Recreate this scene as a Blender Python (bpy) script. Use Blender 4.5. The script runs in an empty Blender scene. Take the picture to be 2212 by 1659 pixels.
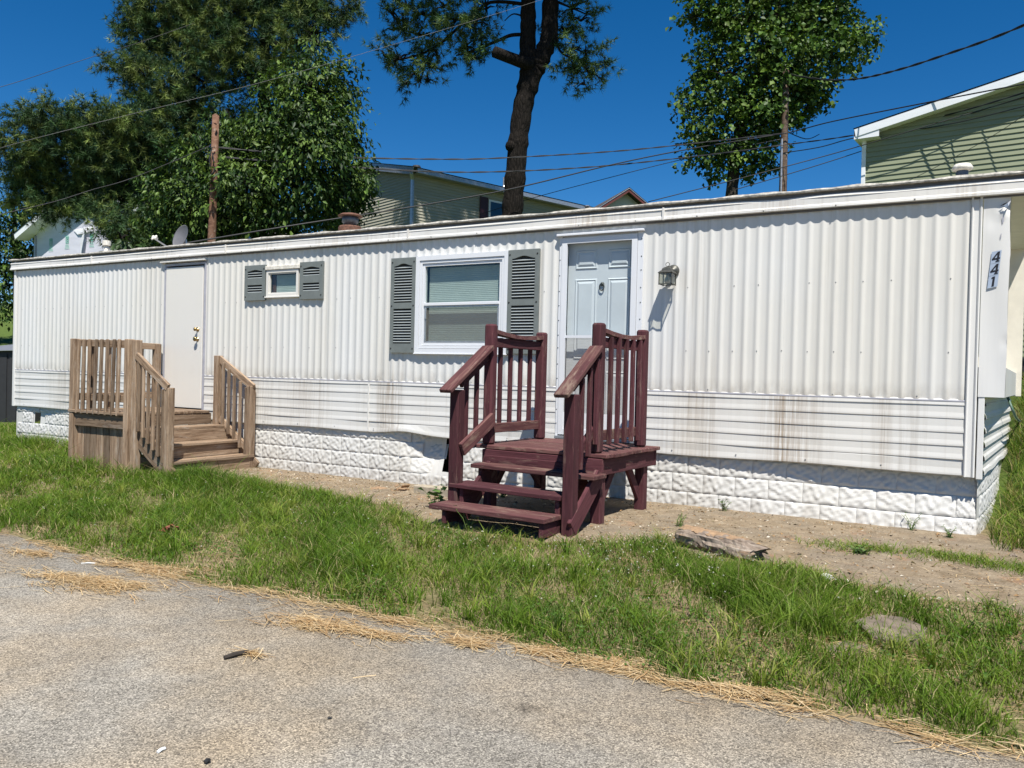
import bpy, math, random
import numpy as np
from mathutils import Vector, Matrix, Quaternion

random.seed(7)
rng = np.random.default_rng(11)
scene = bpy.context.scene
COL = scene.collection

# ------------------------------------------------------------------ camera
IW, IH, FPX = 2212.0, 1659.0, 1720.0
CAM = np.array([3.720, -7.548, 1.245])
_d1 = np.array([-3032.0, -97.0, FPX]); _d1 /= np.linalg.norm(_d1)
_dv = np.array([-0.024, 1.0, FPX / 150000.0]); _dv -= _d1 * _dv.dot(_d1); _dv /= np.linalg.norm(_dv)
_X, _Z = -_d1, -_dv
ROT = np.stack([_X, np.cross(_Z, _X), _Z])
cam_data = bpy.data.cameras.new('camera')
cam_data.sensor_width = 36.0
cam_data.lens = 36.0 * FPX / IW
cam_data.clip_start = 0.05
cam_data.clip_end = 2000.0
cam = bpy.data.objects.new('camera', cam_data)
COL.objects.link(cam)
_m = Matrix.Identity(4)
for i in range(3):
    _m[i][0] = ROT[i][0]; _m[i][1] = -ROT[i][1]; _m[i][2] = -ROT[i][2]; _m[i][3] = CAM[i]
cam.matrix_world = _m
scene.camera = cam

# ------------------------------------------------------------------ sky and sun
SUN = Vector((-0.80, 1.0, -2.2)).normalized()        # direction the light travels
sun_el = math.asin(-SUN.z)
world = bpy.data.worlds.new('World'); scene.world = world
world.use_nodes = True
wn, wl = world.node_tree.nodes, world.node_tree.links
for n in list(wn): wn.remove(n)
sky = wn.new('ShaderNodeTexSky'); sky.sky_type = 'NISHITA'; sky.sun_disc = False
sky.sun_elevation = sun_el
sky.sun_rotation = math.atan2(-SUN.x, -SUN.y)
sky.altitude = 2500.0; sky.air_density = 1.0; sky.dust_density = 0.0; sky.ozone_density = 4.0
hsv = wn.new('ShaderNodeHueSaturation'); hsv.inputs['Saturation'].default_value = 1.34
bg = wn.new('ShaderNodeBackground'); bg.inputs['Strength'].default_value = 0.075
wo = wn.new('ShaderNodeOutputWorld')
wl.new(sky.outputs[0], hsv.inputs['Color']); wl.new(hsv.outputs[0], bg.inputs[0]); wl.new(bg.outputs[0], wo.inputs[0])
sd = bpy.data.lights.new('sun', 'SUN'); sd.energy = 5.0; sd.angle = math.radians(0.53); sd.color = (1.0, 0.955, 0.88)
so = bpy.data.objects.new('sun', sd); COL.objects.link(so)
so.rotation_euler = SUN.to_track_quat('-Z', 'Y').to_euler()
so.location = (0, 0, 30)

scene.render.engine = 'CYCLES'
scene.view_settings.view_transform = 'Standard'
scene.view_settings.look = 'None'
scene.view_settings.gamma = 1.0
scene.view_settings.exposure = 0.64
scene.view_settings.use_curve_mapping = False
scene.cycles.max_bounces = 8
scene.cycles.transparent_max_bounces = 16

# ------------------------------------------------------------------ projection helpers
def ray(px, py): return ROT @ np.array([px - IW / 2, py - IH / 2, FPX])
def on_y(px, py, y):
    r = ray(px, py); return Vector(CAM + r * ((y - CAM[1]) / r[1]))
def at(px, py, d): return Vector(CAM + ray(px, py) / FPX * d)

def sstep(a, b, x):
    t = np.clip((np.asarray(x, float) - a) / (b - a), 0, 1); return t * t * (3 - 2 * t)
def vnoise(x, y, s=1.0, seed=0.0):
    x = np.asarray(x, float) * s + seed * 17.3; y = np.asarray(y, float) * s + seed * 9.1
    return (np.sin(x * 1.7 + 1.3 * np.sin(y * 1.1 + seed)) + np.sin(y * 1.9 + 1.7 * np.sin(x * 0.8 + 2 + seed)) + np.sin((x + y) * 2.9 + seed * 3)) / 3.0
ROAD_Z = -0.15
def terrain(x, y):
    x = np.asarray(x, float); y = np.asarray(y, float)
    b = -0.09 * (1 - sstep(-2.2, 0.7, x)) + 0.0
    t = 1 - sstep(-4.0, -1.1, y)
    z = b * (1 - t) + (ROAD_Z - 0.005) * t
    z = z + 0.018 * vnoise(x, y, 2.3, 1.0) * sstep(-4.0, -3.2, y) * (1 - sstep(-1.9, -1.0, y))
    z = np.where(y < -3.9, z - 0.05 * (1 - sstep(-4.6, -3.95, y)), z)
    right = sstep(3.7, 4.3, x)
    z = z + (1 - right) * 1.1 * sstep(4.2, 10, y) + right * 1.35 * sstep(0.5, 5.0, y)
    z = z + 3.2 * sstep(18, 62, -x) + 1.6 * sstep(6, 30, y) + 4.0 * sstep(30, 120, y)
    return z
def on_ground(px, py):
    r = ray(px, py); r = r / np.linalg.norm(r); t = 0.5
    for _ in range(4000):
        p = CAM + r * t
        if p[2] <= (ROAD_Z + 0.003 if p[1] < -4.02 else float(terrain(p[0], p[1]))): break
        t += 0.01
    return Vector(p)

# ------------------------------------------------------------------ materials
def lin(r, g, b): 
    f = lambda c: (c / 12.92 if c <= 0.04045 else ((c + 0.055) / 1.055) ** 2.4)
    return (f(r / 255), f(g / 255), f(b / 255))
class NT:
    def __init__(s, name):
        s.m = bpy.data.materials.new(name); s.m.use_nodes = True
        s.t = s.m.node_tree; s.n = s.t.nodes; s.l = s.t.links
        s.b = s.n['Principled BSDF']; s.out = s.n['Material Output']
    def new(s, t, **kw):
        n = s.n.new(t)
        for k, v in kw.items():
            if k.startswith('_'): n.inputs[k[1:].replace('_', ' ')].default_value = v
            else: setattr(n, k, v)
        return n
    def link(s, a, b): s.l.new(a, b)
    def coords(s, kind='Object', scale=(1, 1, 1)):
        if kind == 'World':
            g = s.new('ShaderNodeNewGeometry'); o = g.outputs['Position']
        else:
            g = s.new('ShaderNodeTexCoord'); o = g.outputs[kind]
        mp = s.new('ShaderNodeMapping'); mp.inputs['Scale'].default_value = scale
        s.link(o, mp.inputs['Vector']); return mp.outputs[0]
    def noise(s, vec, scale, detail=4, rough=0.6, dist=0.0):
        n = s.new('ShaderNodeTexNoise'); n.inputs['Scale'].default_value = scale; n.inputs['Detail'].default_value = detail
        n.inputs['Roughness'].default_value = rough; n.inputs['Distortion'].default_value = dist
        s.link(vec, n.inputs['Vector']); return n.outputs['Fac']
    def ramp(s, fac, stops):
        r = s.new('ShaderNodeValToRGB')
        while len(r.color_ramp.elements) < len(stops): r.color_ramp.elements.new(0.5)
        for e, (p, c) in zip(r.color_ramp.elements, stops):
            e.position = p; e.color = (c[0], c[1], c[2], 1) if not isinstance(c, (int, float)) else (c, c, c, 1)
        s.link(fac, r.inputs[0]); return r.outputs[0]
    def mix(s, fac, a, b, blend='MIX'):
        m = s.new('ShaderNodeMix'); m.data_type = 'RGBA'; m.blend_type = blend
        for sock, v in ((m.inputs[0], fac), (m.inputs[6], a), (m.inputs[7], b)):
            if isinstance(v, (int, float)): sock.default_value = v
            elif isinstance(v, tuple): sock.default_value = (v[0], v[1], v[2], 1)
            else: s.link(v, sock)
        return m.outputs[2]
    def math(s, op, a, b=0.0):
        m = s.new('ShaderNodeMath'); m.operation = op; m.use_clamp = False
        for sock, v in zip(m.inputs, (a, b)):
            if isinstance(v, (int, float)): sock.default_value = v
            else: s.link(v, sock)
        return m.outputs[0]
    def bump(s, h, strength=0.3, dist=0.01):
        b = s.new('ShaderNodeBump'); b.inputs['Strength'].default_value = strength; b.inputs['Distance'].default_value = dist
        s.link(h, b.inputs['Height']); s.link(b.outputs[0], s.b.inputs['Normal'])
    def col(s, c):
        if isinstance(c, tuple): s.b.inputs['Base Color'].default_value = (c[0], c[1], c[2], 1)
        else: s.link(c, s.b.inputs['Base Color'])
    def rough(s, v):
        if isinstance(v, (int, float)): s.b.inputs['Roughness'].default_value = v
        else: s.link(v, s.b.inputs['Roughness'])
    def rnd(s):
        return s.new('ShaderNodeObjectInfo').outputs['Random']
M = {}
def simple(name, c, rough=0.6, metal=0.0, var=0.12, scale=8.0, spec=0.5, bump=0.0):
    t = NT(name); v = t.coords('World')
    n = t.noise(v, scale, 5)
    d = tuple(x * (1 - var) for x in c); u = tuple(min(1, x * (1 + var)) for x in c)
    t.col(t.ramp(n, [(0.3, d), (0.7, u)])); t.rough(rough)
    t.b.inputs['Metallic'].default_value = metal
    t.b.inputs['Specular IOR Level'].default_value = spec
    if bump: t.bump(n, bump, 0.01)
    M[name] = t.m; return t.m

def white_metal(name, base, streak=0.5, grime_z=None, rough=0.42, cream=0.5, drips=()):
    t = NT(name); w = t.coords('World')
    low = t.noise(t.coords('World', (0.35, 0.35, 0.12)), 1.6, 3)
    c = t.mix(t.ramp(low, [(0.40, 0.0), (0.62, cream)]), base, tuple(b * k for b, k in zip(base, (0.985, 0.955, 0.89))))
    st = t.noise(t.coords('World', (16, 4, 0.35)), 1.0, 5, 0.65)
    c = t.mix(t.ramp(st, [(0.56, 0.0), (0.80, 0.30 * streak)]), c, (0.40, 0.36, 0.30))
    st2 = t.noise(t.coords('World', (24, 8, 0.5)), 1.0, 5, 0.7)
    broad = t.noise(t.coords('World', (1.1, 0.4, 0.05)), 1.0, 2)
    f = t.math('MULTIPLY', t.ramp(st2, [(0.46, 0.0), (0.68, 1.0)]), t.ramp(broad, [(0.47, 0.0), (0.64, min(0.62, 0.34 * streak))]))
    c = t.mix(f, c, (0.22, 0.18, 0.13))
    sp = t.noise(w, 3.0, 8, 0.7)
    c = t.mix(t.ramp(sp, [(0.60, 0.0), (0.82, 0.18)]), c, (0.45, 0.43, 0.40))
    for (dx, dw, da) in drips:      # old leaks with a place of their own
        sx = t.new('ShaderNodeSeparateXYZ'); t.link(w, sx.inputs[0])
        d = t.math('DIVIDE', t.math('ABSOLUTE', t.math('SUBTRACT', sx.outputs['X'], dx)), dw)
        fine = t.ramp(t.noise(t.coords('World', (45, 8, 1.3)), 1.0, 5, 0.7), [(0.38, 0.0), (0.62, da)])
        c = t.mix(t.math('MULTIPLY', t.ramp(d, [(0.0, 1.0), (1.0, 0.0)]), fine), c, (0.27, 0.20, 0.13))
    if grime_z:
        xyz = t.new('ShaderNodeSeparateXYZ'); t.link(w, xyz.inputs[0])
        mr = t.new('ShaderNodeMapRange'); mr.inputs['From Min'].default_value = grime_z[1]; mr.inputs['From Max'].default_value = grime_z[0]
        t.link(xyz.outputs['Z'], mr.inputs['Value'])
        gn = t.ramp(t.noise(t.coords('World', (9, 2, 5)), 1.0, 5), [(0.35, 0.0), (0.75, 0.75)])
        c = t.mix(t.math('MULTIPLY', mr.outputs[0], gn), c, (0.24, 0.20, 0.15))
    t.col(c); t.rough(t.ramp(sp, [(0.3, rough - 0.08), (0.8, rough + 0.15)]))
    dn = t.noise(t.coords('World', (2.5, 2.5, 1.2)), 1.0, 2)
    t.bump(dn, 0.25, 0.02)
    M[name] = t.m
white_metal('wall_white', (0.635, 0.635, 0.62), 1.0, (1.125, 1.27), cream=0.9)
white_metal('siding_white', (0.62, 0.615, 0.595), 1.6, drips=((2.35, 0.34, 0.75), (2.28, 0.06, 0.9), (3.12, 0.10, 0.5), (-2.25, 0.22, 0.7), (-3.65, 0.40, 0.45), (-4.6, 0.25, 0.4), (1.5, 0.3, 0.35), (-8.9, 0.3, 0.4), (-1.0, 0.2, 0.4)))
white_metal('fascia_white', (0.62, 0.61, 0.585), 1.2, drips=((0.35, 0.45, 0.6), (2.2, 0.3, 0.45), (-7.5, 0.4, 0.3), (3.7, 0.2, 0.4), (-3.0, 0.3, 0.3)))
white_metal('trim_white', (0.65, 0.65, 0.64), 0.35)
white_metal('skirt_white', (0.60, 0.595, 0.575), 0.9, (-0.10, 0.22), cream=0.5)
white_metal('door_white', (0.66, 0.64, 0.595), 0.12, cream=0.2)
white_metal('storm_white', (0.65, 0.665, 0.69), 0.10, rough=0.35, cream=0.0)
simple('inner_door', (0.62, 0.635, 0.63), 0.45, var=0.05, scale=5)
simple('roof_edge', (0.36, 0.34, 0.30), 0.85, var=0.55, scale=22, bump=0.5)
simple('roof_top', (0.30, 0.29, 0.27), 0.9, var=0.3)
simple('dish_and_shade_grey', (0.12, 0.12, 0.13), 0.6)
simple('grey_jamb', (0.36, 0.36, 0.40), 0.5, var=0.15)
simple('shutter_green', (0.150, 0.168, 0.162), 0.55, var=0.10, scale=12, spec=0.35)
simple('slat_green', (0.26, 0.285, 0.285), 0.45, var=0.06, scale=12)
simple('shutter_dark', (0.020, 0.022, 0.022), 0.8)
simple('screw_grey', (0.30, 0.30, 0.30), 0.4, metal=0.6)
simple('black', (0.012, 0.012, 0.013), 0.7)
simple('interior', (0.05, 0.05, 0.05), 0.9)
simple('blind', (0.56, 0.605, 0.575), 0.6, var=0.06)
simple('brass', (0.38, 0.27, 0.12), 0.3, metal=1.0)
simple('bronze', (0.085, 0.085, 0.075), 0.45, metal=0.55, var=0.4, scale=40)
simple('plate_silver', (0.42, 0.48, 0.57), 0.4, metal=0.3, var=0.06)
simple('digit_black', (0.008, 0.008, 0.012), 0.5)
simple('rust', (0.125, 0.058, 0.036), 0.85, var=0.5, scale=30, bump=0.4)
simple('flue_grey', (0.10, 0.11, 0.13), 0.45, metal=0.6, var=0.4, scale=20)
simple('galv', (0.42, 0.43, 0.45), 0.4, metal=0.7, var=0.2, scale=20)
simple('vent_white', (0.62, 0.59, 0.52), 0.8, var=0.25, scale=30, bump=0.4)
simple('torn_metal', (0.55, 0.56, 0.58), 0.3, metal=0.5)
simple('stone_pale', (0.55, 0.54, 0.50), 0.9, var=0.25, scale=25, bump=0.5)
simple('flagstone', (0.165, 0.130, 0.098), 0.9, var=0.5, scale=9, bump=0.6)
simple('timber_pale', (0.36, 0.31, 0.23), 0.9, var=0.25, scale=14, bump=0.4)
simple('bark_chip', (0.27, 0.175, 0.10), 0.9, var=0.35, scale=30, bump=0.4)
simple('stick_dark', (0.035, 0.028, 0.022), 0.9, var=0.4, scale=30)
simple('white_litter', (0.72, 0.74, 0.74), 0.6)
simple('red_litter', (0.22, 0.06, 0.035), 0.6)
simple('wire_black', (0.018, 0.018, 0.020), 0.55)
simple('wire_grey', (0.09, 0.09, 0.09), 0.5)
simple('stem_green', (0.11, 0.17, 0.035), 0.6)
simple('straw_stem', (0.50, 0.38, 0.22), 0.8)
simple('hose_green', (0.10, 0.17, 0.13), 0.5)
simple('soffit_cream', (0.66, 0.62, 0.53), 0.6, var=0.06)

def glass(name, tint, refl, rough=0.02):
    t = NT(name); t.n.remove(t.b)
    tr = t.new('ShaderNodeBsdfTransparent'); tr.inputs[0].default_value = (*tint, 1)
    gl = t.new('ShaderNodeBsdfGlossy'); gl.inputs['Roughness'].default_value = rough; gl.inputs[0].default_value = (0.9, 0.95, 1, 1)
    fr = t.new('ShaderNodeLayerWeight'); fr.inputs[0].default_value = 0.5
    f = t.math('ADD', t.math('MULTIPLY', t.math('POWER', fr.outputs['Facing'], 4.0), 0.7), refl)
    mx = t.new('ShaderNodeMixShader'); t.link(f, mx.inputs[0]); t.link(tr.outputs[0], mx.inputs[1]); t.link(gl.outputs[0], mx.inputs[2])
    t.link(mx.outputs[0], t.out.inputs[0]); M[name] = t.m
glass('glass_window', (0.66, 0.72, 0.70), 0.06)
glass('glass_storm', (0.88, 0.92, 0.94), 0.01)
glass('glass_lamp', (0.80, 0.80, 0.72), 0.05, 0.1)
def screen(name, c, a):
    t = NT(name); t.n.remove(t.b)
    tr = t.new('ShaderNodeBsdfTransparent'); df = t.new('ShaderNodeBsdfDiffuse'); df.inputs[0].default_value = (*c, 1)
    n = t.ramp(t.noise(t.coords('World', (3, 3, 40)), 3, 3), [(0.3, a - 0.06), (0.7, a + 0.06)])
    mx = t.new('ShaderNodeMixShader'); t.link(n, mx.inputs[0]); t.link(tr.outputs[0], mx.inputs[1]); t.link(df.outputs[0], mx.inputs[2])
    t.link(mx.outputs[0], t.out.inputs[0]); M[name] = t.m
screen('insect_screen', (0.20, 0.195, 0.18), 0.42)
screen('storm_screen', (0.20, 0.20, 0.20), 0.30)

def wood(name, stops, grain=(2.0, 26, 26), wear=None, rough=0.85, rndv=0.35, flecks=None):
    t = NT(name); v = t.coords('Object', grain)
    off = t.new('ShaderNodeVectorMath'); off.operation = 'ADD'; t.link(v, off.inputs[0])
    r = t.rnd(); cb = t.new('ShaderNodeCombineXYZ')
    for i in range(3): t.link(t.math('MULTIPLY', r, 37.0 + 13 * i), cb.inputs[i])
    t.link(cb.outputs[0], off.inputs[1]); v = off.outputs[0]
    n = t.noise(v, 1.0, 6, 0.65, 0.8)
    c = t.ramp(n, stops)
    n2 = t.noise(v, 3.2, 4, 0.7, 0.4)
    c = t.mix(t.ramp(n2, [(0.52, 0.0), (0.72, 0.65)]), c, tuple(x * 0.45 for x in stops[0][1]))
    if wear:
        wv = t.new('ShaderNodeMapping'); wv.inputs['Scale'].default_value = (0.5, 0.22, 0.22); t.link(v, wv.inputs[0])
        wnz = t.noise(wv.outputs[0], 1.3, 6, 0.75, 0.5)
        c = t.mix(t.ramp(wnz, [(0.55, 0.0), (0.66, 0.8)]), c, wear)
    fl = t.noise(v, 1.7, 8, 0.8, 0.3)
    if flecks: c = t.mix(t.ramp(fl, [(0.60, 0.0), (0.64, 0.85)]), c, flecks)
    dk = t.mix(1.0, c, t.ramp(r, [(0.0, 1 - rndv), (1.0, 1 + rndv * 0.4)]), 'MULTIPLY')
    t.col(dk); t.rough(rough); t.b.inputs['Specular IOR Level'].default_value = 0.25
    t.bump(n2, 0.5, 0.004); M[name] = t.m
wood('wood_brown', [(0.30, (0.115, 0.070, 0.042)), (0.50, (0.265, 0.185, 0.122)), (0.75, (0.40, 0.305, 0.22))], wear=(0.37, 0.315, 0.26), rndv=0.45)
wood('wood_maroon', [(0.30, (0.050, 0.016, 0.020)), (0.55, (0.088, 0.028, 0.034)), (0.8, (0.125, 0.050, 0.055))], wear=(0.17, 0.105, 0.088), rndv=0.25, flecks=(0.20, 0.13, 0.10))
wood('wood_maroon_worn', [(0.30, (0.065, 0.024, 0.026)), (0.50, (0.115, 0.046, 0.046)), (0.75, (0.20, 0.115, 0.092))], wear=(0.27, 0.20, 0.15), rndv=0.25, flecks=(0.32, 0.25, 0.19))
wood('wood_pole', [(0.30, (0.085, 0.043, 0.027)), (0.55, (0.165, 0.088, 0.055)), (0.8, (0.24, 0.16, 0.11))], grain=(0.8, 14, 14), wear=(0.38, 0.33, 0.27), rndv=0.1)
wood('wood_pole_dark', [(0.30, (0.06, 0.04, 0.03)), (0.55, (0.13, 0.09, 0.065)), (0.8, (0.25, 0.20, 0.15))], grain=(0.8, 14, 14), wear=(0.28, 0.24, 0.19), rndv=0.1)
wood('wood_rotten', [(0.30, (0.06, 0.045, 0.035)), (0.5, (0.23, 0.18, 0.14)), (0.75, (0.42, 0.36, 0.30))], grain=(3, 22, 22), wear=(0.30, 0.17, 0.08), rndv=0.0)
def bark(name, a, b):
    t = NT(name); v = t.coords('World', (7, 7, 1.6))
    n = t.noise(v, 2.2, 6, 0.7, 0.5); vo = t.new('ShaderNodeTexVoronoi'); vo.inputs['Scale'].default_value = 2.4; vo.feature = 'DISTANCE_TO_EDGE'; t.link(v, vo.inputs['Vector'])
    c = t.ramp(n, [(0.3, a), (0.75, b)]); c = t.mix(t.ramp(vo.outputs[0], [(0.0, 0.7), (0.12, 0.0)]), c, tuple(x * 0.35 for x in a))
    t.col(c); t.rough(0.95); t.b.inputs['Specular IOR Level'].default_value = 0.1; t.bump(t.math('ADD', n, vo.outputs[0]), 0.9, 0.05); M[name] = t.m
bark('bark_pine', (0.010, 0.009, 0.008), (0.028, 0.023, 0.019))
bark('bark_poplar', (0.035, 0.030, 0.025), (0.10, 0.085, 0.068))

def foliage(name, trans=0.35, rough=0.45, spec=0.4):
    t = NT(name); a = t.new('ShaderNodeAttribute'); a.attribute_name = 'Col'
    t.col(a.outputs['Color']); t.rough(rough); t.b.inputs['Specular IOR Level'].default_value = spec
    tl = t.new('ShaderNodeBsdfTranslucent')
    cc = t.mix(1.0, a.outputs['Color'], (1.15, 1.25, 0.55), 'MULTIPLY'); t.link(cc, tl.inputs[0])
    mx = t.new('ShaderNodeMixShader'); mx.inputs[0].default_value = trans
    t.link(t.b.outputs[0], mx.inputs[1]); t.link(tl.outputs[0], mx.inputs[2]); t.link(mx.outputs[0], t.out.inputs[0]); M[name] = t.m
foliage('leaf', 0.16, 0.48, 0.20); foliage('needle', 0.08, 0.55, 0.2); foliage('grass', 0.28, 0.5, 0.16); foliage('straw', 0.15, 0.7, 0.15)

# asphalt
t = NT('asphalt'); w = t.coords('World')
vo = t.new('ShaderNodeTexVoronoi'); vo.inputs['Scale'].default_value = 165; t.link(w, vo.inputs['Vector'])
vo2 = t.new('ShaderNodeTexVoronoi'); vo2.inputs['Scale'].default_value = 85; t.link(w, vo2.inputs['Vector'])
sepc = t.new('ShaderNodeSeparateColor'); t.link(vo.outputs['Color'], sepc.inputs[0])
sepc2 = t.new('ShaderNodeSeparateColor'); t.link(vo2.outputs['Color'], sepc2.inputs[0])
c = t.ramp(sepc.outputs[0], [(0.0, (0.125, 0.113, 0.094)), (0.35, (0.245, 0.225, 0.190)), (0.75, (0.345, 0.318, 0.270)), (1.0, (0.50, 0.455, 0.38))])
c = t.mix(t.ramp(sepc2.outputs[1], [(0.80, 0.0), (0.86, 0.75)]), c, t.ramp(sepc2.outputs[0], [(0.0, (0.12, 0.11, 0.10)), (1.0, (0.44, 0.40, 0.34))]))
big = t.noise(w, 0.9, 4, 0.6)
c = t.mix(t.ramp(big, [(0.40, 0.0), (0.64, 0.8)]), c, t.mix(1.0, c, (1.12, 0.97, 0.78), 'MULTIPLY'))
c = t.mix(1.0, c, t.ramp(t.noise(t.coords('World', (0.35, 1.3, 1)), 0.8, 4, 0.6), [(0.3, 0.86), (0.7, 1.10)]), 'MULTIPLY')
mid = t.noise(w, 3.5, 5, 0.65)
c = t.mix(1.0, c, t.ramp(mid, [(0.25, 0.82), (0.75, 1.16)]), 'MULTIPLY')
gap = t.ramp(vo.outputs['Distance'], [(0.45, 1.0), (0.85, 0.55)])
c = t.mix(1.0, c, gap, 'MULTIPLY')
# oil drips on the road: round stains with shapes of their own
for (sx, sy, sr, sa) in ((3.02, -5.22, 0.12, 0.60), (2.17, -4.62, 0.07, 0.5), (2.96, -4.80, 0.05, 0.35), (0.2, -5.2, 0.06, 0.25)):
    vs = t.new('ShaderNodeVectorMath'); vs.operation = 'DISTANCE'; t.link(w, vs.inputs[0]); vs.inputs[1].default_value = (sx, sy, ROAD_Z)
    d = t.math('ADD', vs.outputs['Value'], t.math('MULTIPLY', t.math('SUBTRACT', t.noise(w, 14, 4, 0.7), 0.5), sr * 1.6))
    c = t.mix(t.math('MULTIPLY', t.ramp(t.math('DIVIDE', d, sr), [(0.15, 1.0), (0.95, 0.0)]), sa), c, (0.035, 0.028, 0.022))
t.col(c); t.rough(0.9); t.b.inputs['Specular IOR Level'].default_value = 0.3
t.bump(vo.outputs['Distance'], 0.7, 0.004); M['asphalt'] = t.m

# soil under the grass and the bare dirt along the wall
t = NT('soil'); w = t.coords('World')
n = t.noise(w, 9, 7, 0.7); n2 = t.noise(w, 2.0, 4, 0.6); n3 = t.noise(w, 60, 5, 0.75)
c = t.ramp(n, [(0.25, (0.13, 0.095, 0.055)), (0.5, (0.22, 0.165, 0.10)), (0.75, (0.30, 0.235, 0.15))])
c = t.mix(t.ramp(n2, [(0.4, 0.0), (0.65, 0.5)]), c, (0.10, 0.12, 0.035))
c = t.mix(1.0, c, t.ramp(n3, [(0.25, 0.6), (0.75, 1.3)]), 'MULTIPLY')
xs_ = t.new('ShaderNodeSeparateXYZ'); t.link(w, xs_.inputs[0])
far = t.math('MAXIMUM', t.ramp(t.math('MULTIPLY', xs_.outputs['X'], -0.02), [(0.26, 0.0), (0.32, 1.0)]), t.ramp(t.math('MULTIPLY', xs_.outputs['Y'], 0.1), [(0.02, 0.0), (0.12, 1.0)]))
c = t.mix(far, c, t.ramp(n, [(0.3, (0.05, 0.085, 0.018)), (0.7, (0.11, 0.15, 0.035))]))
t.col(c); t.rough(0.95); t.b.inputs['Specular IOR Level'].default_value = 0.1; t.bump(n, 0.6, 0.03); M['soil'] = t.m
t = NT('dirt'); w = t.coords('World')
n = t.noise(w, 6, 8, 0.72); n2 = t.noise(w, 1.7, 4, 0.6); n3 = t.noise(w, 75, 5, 0.8); n4 = t.noise(t.coords('World', (1, 2.2, 1)), 26, 5, 0.75)
c = t.ramp(n, [(0.25, (0.140, 0.104, 0.064)), (0.5, (0.262, 0.205, 0.138)), (0.78, (0.38, 0.31, 0.22))])
c = t.mix(t.ramp(n2, [(0.45, 0.0), (0.62, 0.45)]), c, (0.225, 0.195, 0.155))
c = t.mix(t.ramp(n4, [(0.58, 0.0), (0.68, 0.8)]), c, (0.10, 0.075, 0.055))
c = t.mix(t.ramp(n4, [(0.28, 0.75), (0.36, 0.0)]), c, (0.52, 0.45, 0.35))
c = t.mix(t.ramp(t.noise(w, 2.9, 5, 0.7), [(0.58, 0.0), (0.72, 0.5)]), c, (0.33, 0.155, 0.08))
c = t.mix(1.0, c, t.ramp(n3, [(0.25, 0.62), (0.75, 1.28)]), 'MULTIPLY')
t.col(c); t.rough(0.95); t.b.inputs['Specular IOR Level'].default_value = 0.1; t.bump(t.math('ADD', n, n4), 0.7, 0.02); M['dirt'] = t.m
t = NT('hill_grass'); w = t.coords('World')
t.col(t.ramp(t.noise(w, 3, 6, 0.7), [(0.3, (0.035, 0.06, 0.014)), (0.7, (0.09, 0.13, 0.03))])); t.rough(0.95); M['hill_grass'] = t.m

def lap(name, c, var=0.06):
    t = NT(name); n = t.noise(t.coords('World', (1.2, 1.2, 6)), 1.0, 4)
    t.col(t.ramp(n, [(0.3, tuple(x * (1 - var) for x in c)), (0.7, tuple(x * (1 + var) for x in c))])); t.rough(0.6); t.b.inputs['Specular IOR Level'].default_value = 0.3; M[name] = t.m
lap('vinyl_green', (0.228, 0.250, 0.162)); lap('vinyl_beige', (0.36, 0.345, 0.275)); lap('vinyl_cream', (0.62, 0.58, 0.47)); lap('house_wrap', (0.60, 0.60, 0.68)); lap('white_board', (0.76, 0.78, 0.80))
lap('wrap_print', (0.10, 0.42, 0.30)); lap('wrap_white', (0.80, 0.80, 0.84))
simple('shingle', (0.055, 0.050, 0.050), 0.95, var=0.4, scale=14, bump=0.5)
simple('red_trim', (0.095, 0.022, 0.018), 0.6)
simple('maroon_shutter', (0.045, 0.012, 0.018), 0.6)
simple('shed_grey', (0.16, 0.17, 0.19), 0.5)
simple('shed_black', (0.02, 0.02, 0.022), 0.6)
glass('glass_far', (0.10, 0.14, 0.15), 0.06)
# ------------------------------------------------------------------ object helpers
WM = {}
def link_obj(name, data, parent=None, matrix=None):
    o = bpy.data.objects.new(name, data); COL.objects.link(o)
    m = matrix if matrix is not None else Matrix.Identity(4)
    o.matrix_basis = m; WM[o] = m
    if parent is not None:
        o.parent = parent; o.matrix_parent_inverse = WM[parent].inverted()
    return o
def tag(o, label, cat, group=None, kind=None):
    if label: o['label'] = label
    if cat: o['category'] = cat
    if group: o['group'] = group
    if kind: o['kind'] = kind
    return o
def thing(name, loc, label, cat, group=None):
    o = link_obj(name, None, None, Matrix.Translation(Vector(loc))); o.empty_display_size = 0.2
    return tag(o, label, cat, group)
def to_mesh(name, verts, faces, mat=None, smooth=False):
    me = bpy.data.meshes.new(name); me.from_pydata([tuple(v) for v in verts], [], faces)
    if mat: me.materials.append(M[mat])
    if smooth: me.polygons.foreach_set('use_smooth', [True] * len(me.polygons))
    me.update(); return me
def mobj(name, verts, faces, mat, parent=None, smooth=False, matrix=None):
    return link_obj(name, to_mesh(name, verts, faces, mat, smooth), parent, matrix)

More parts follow.
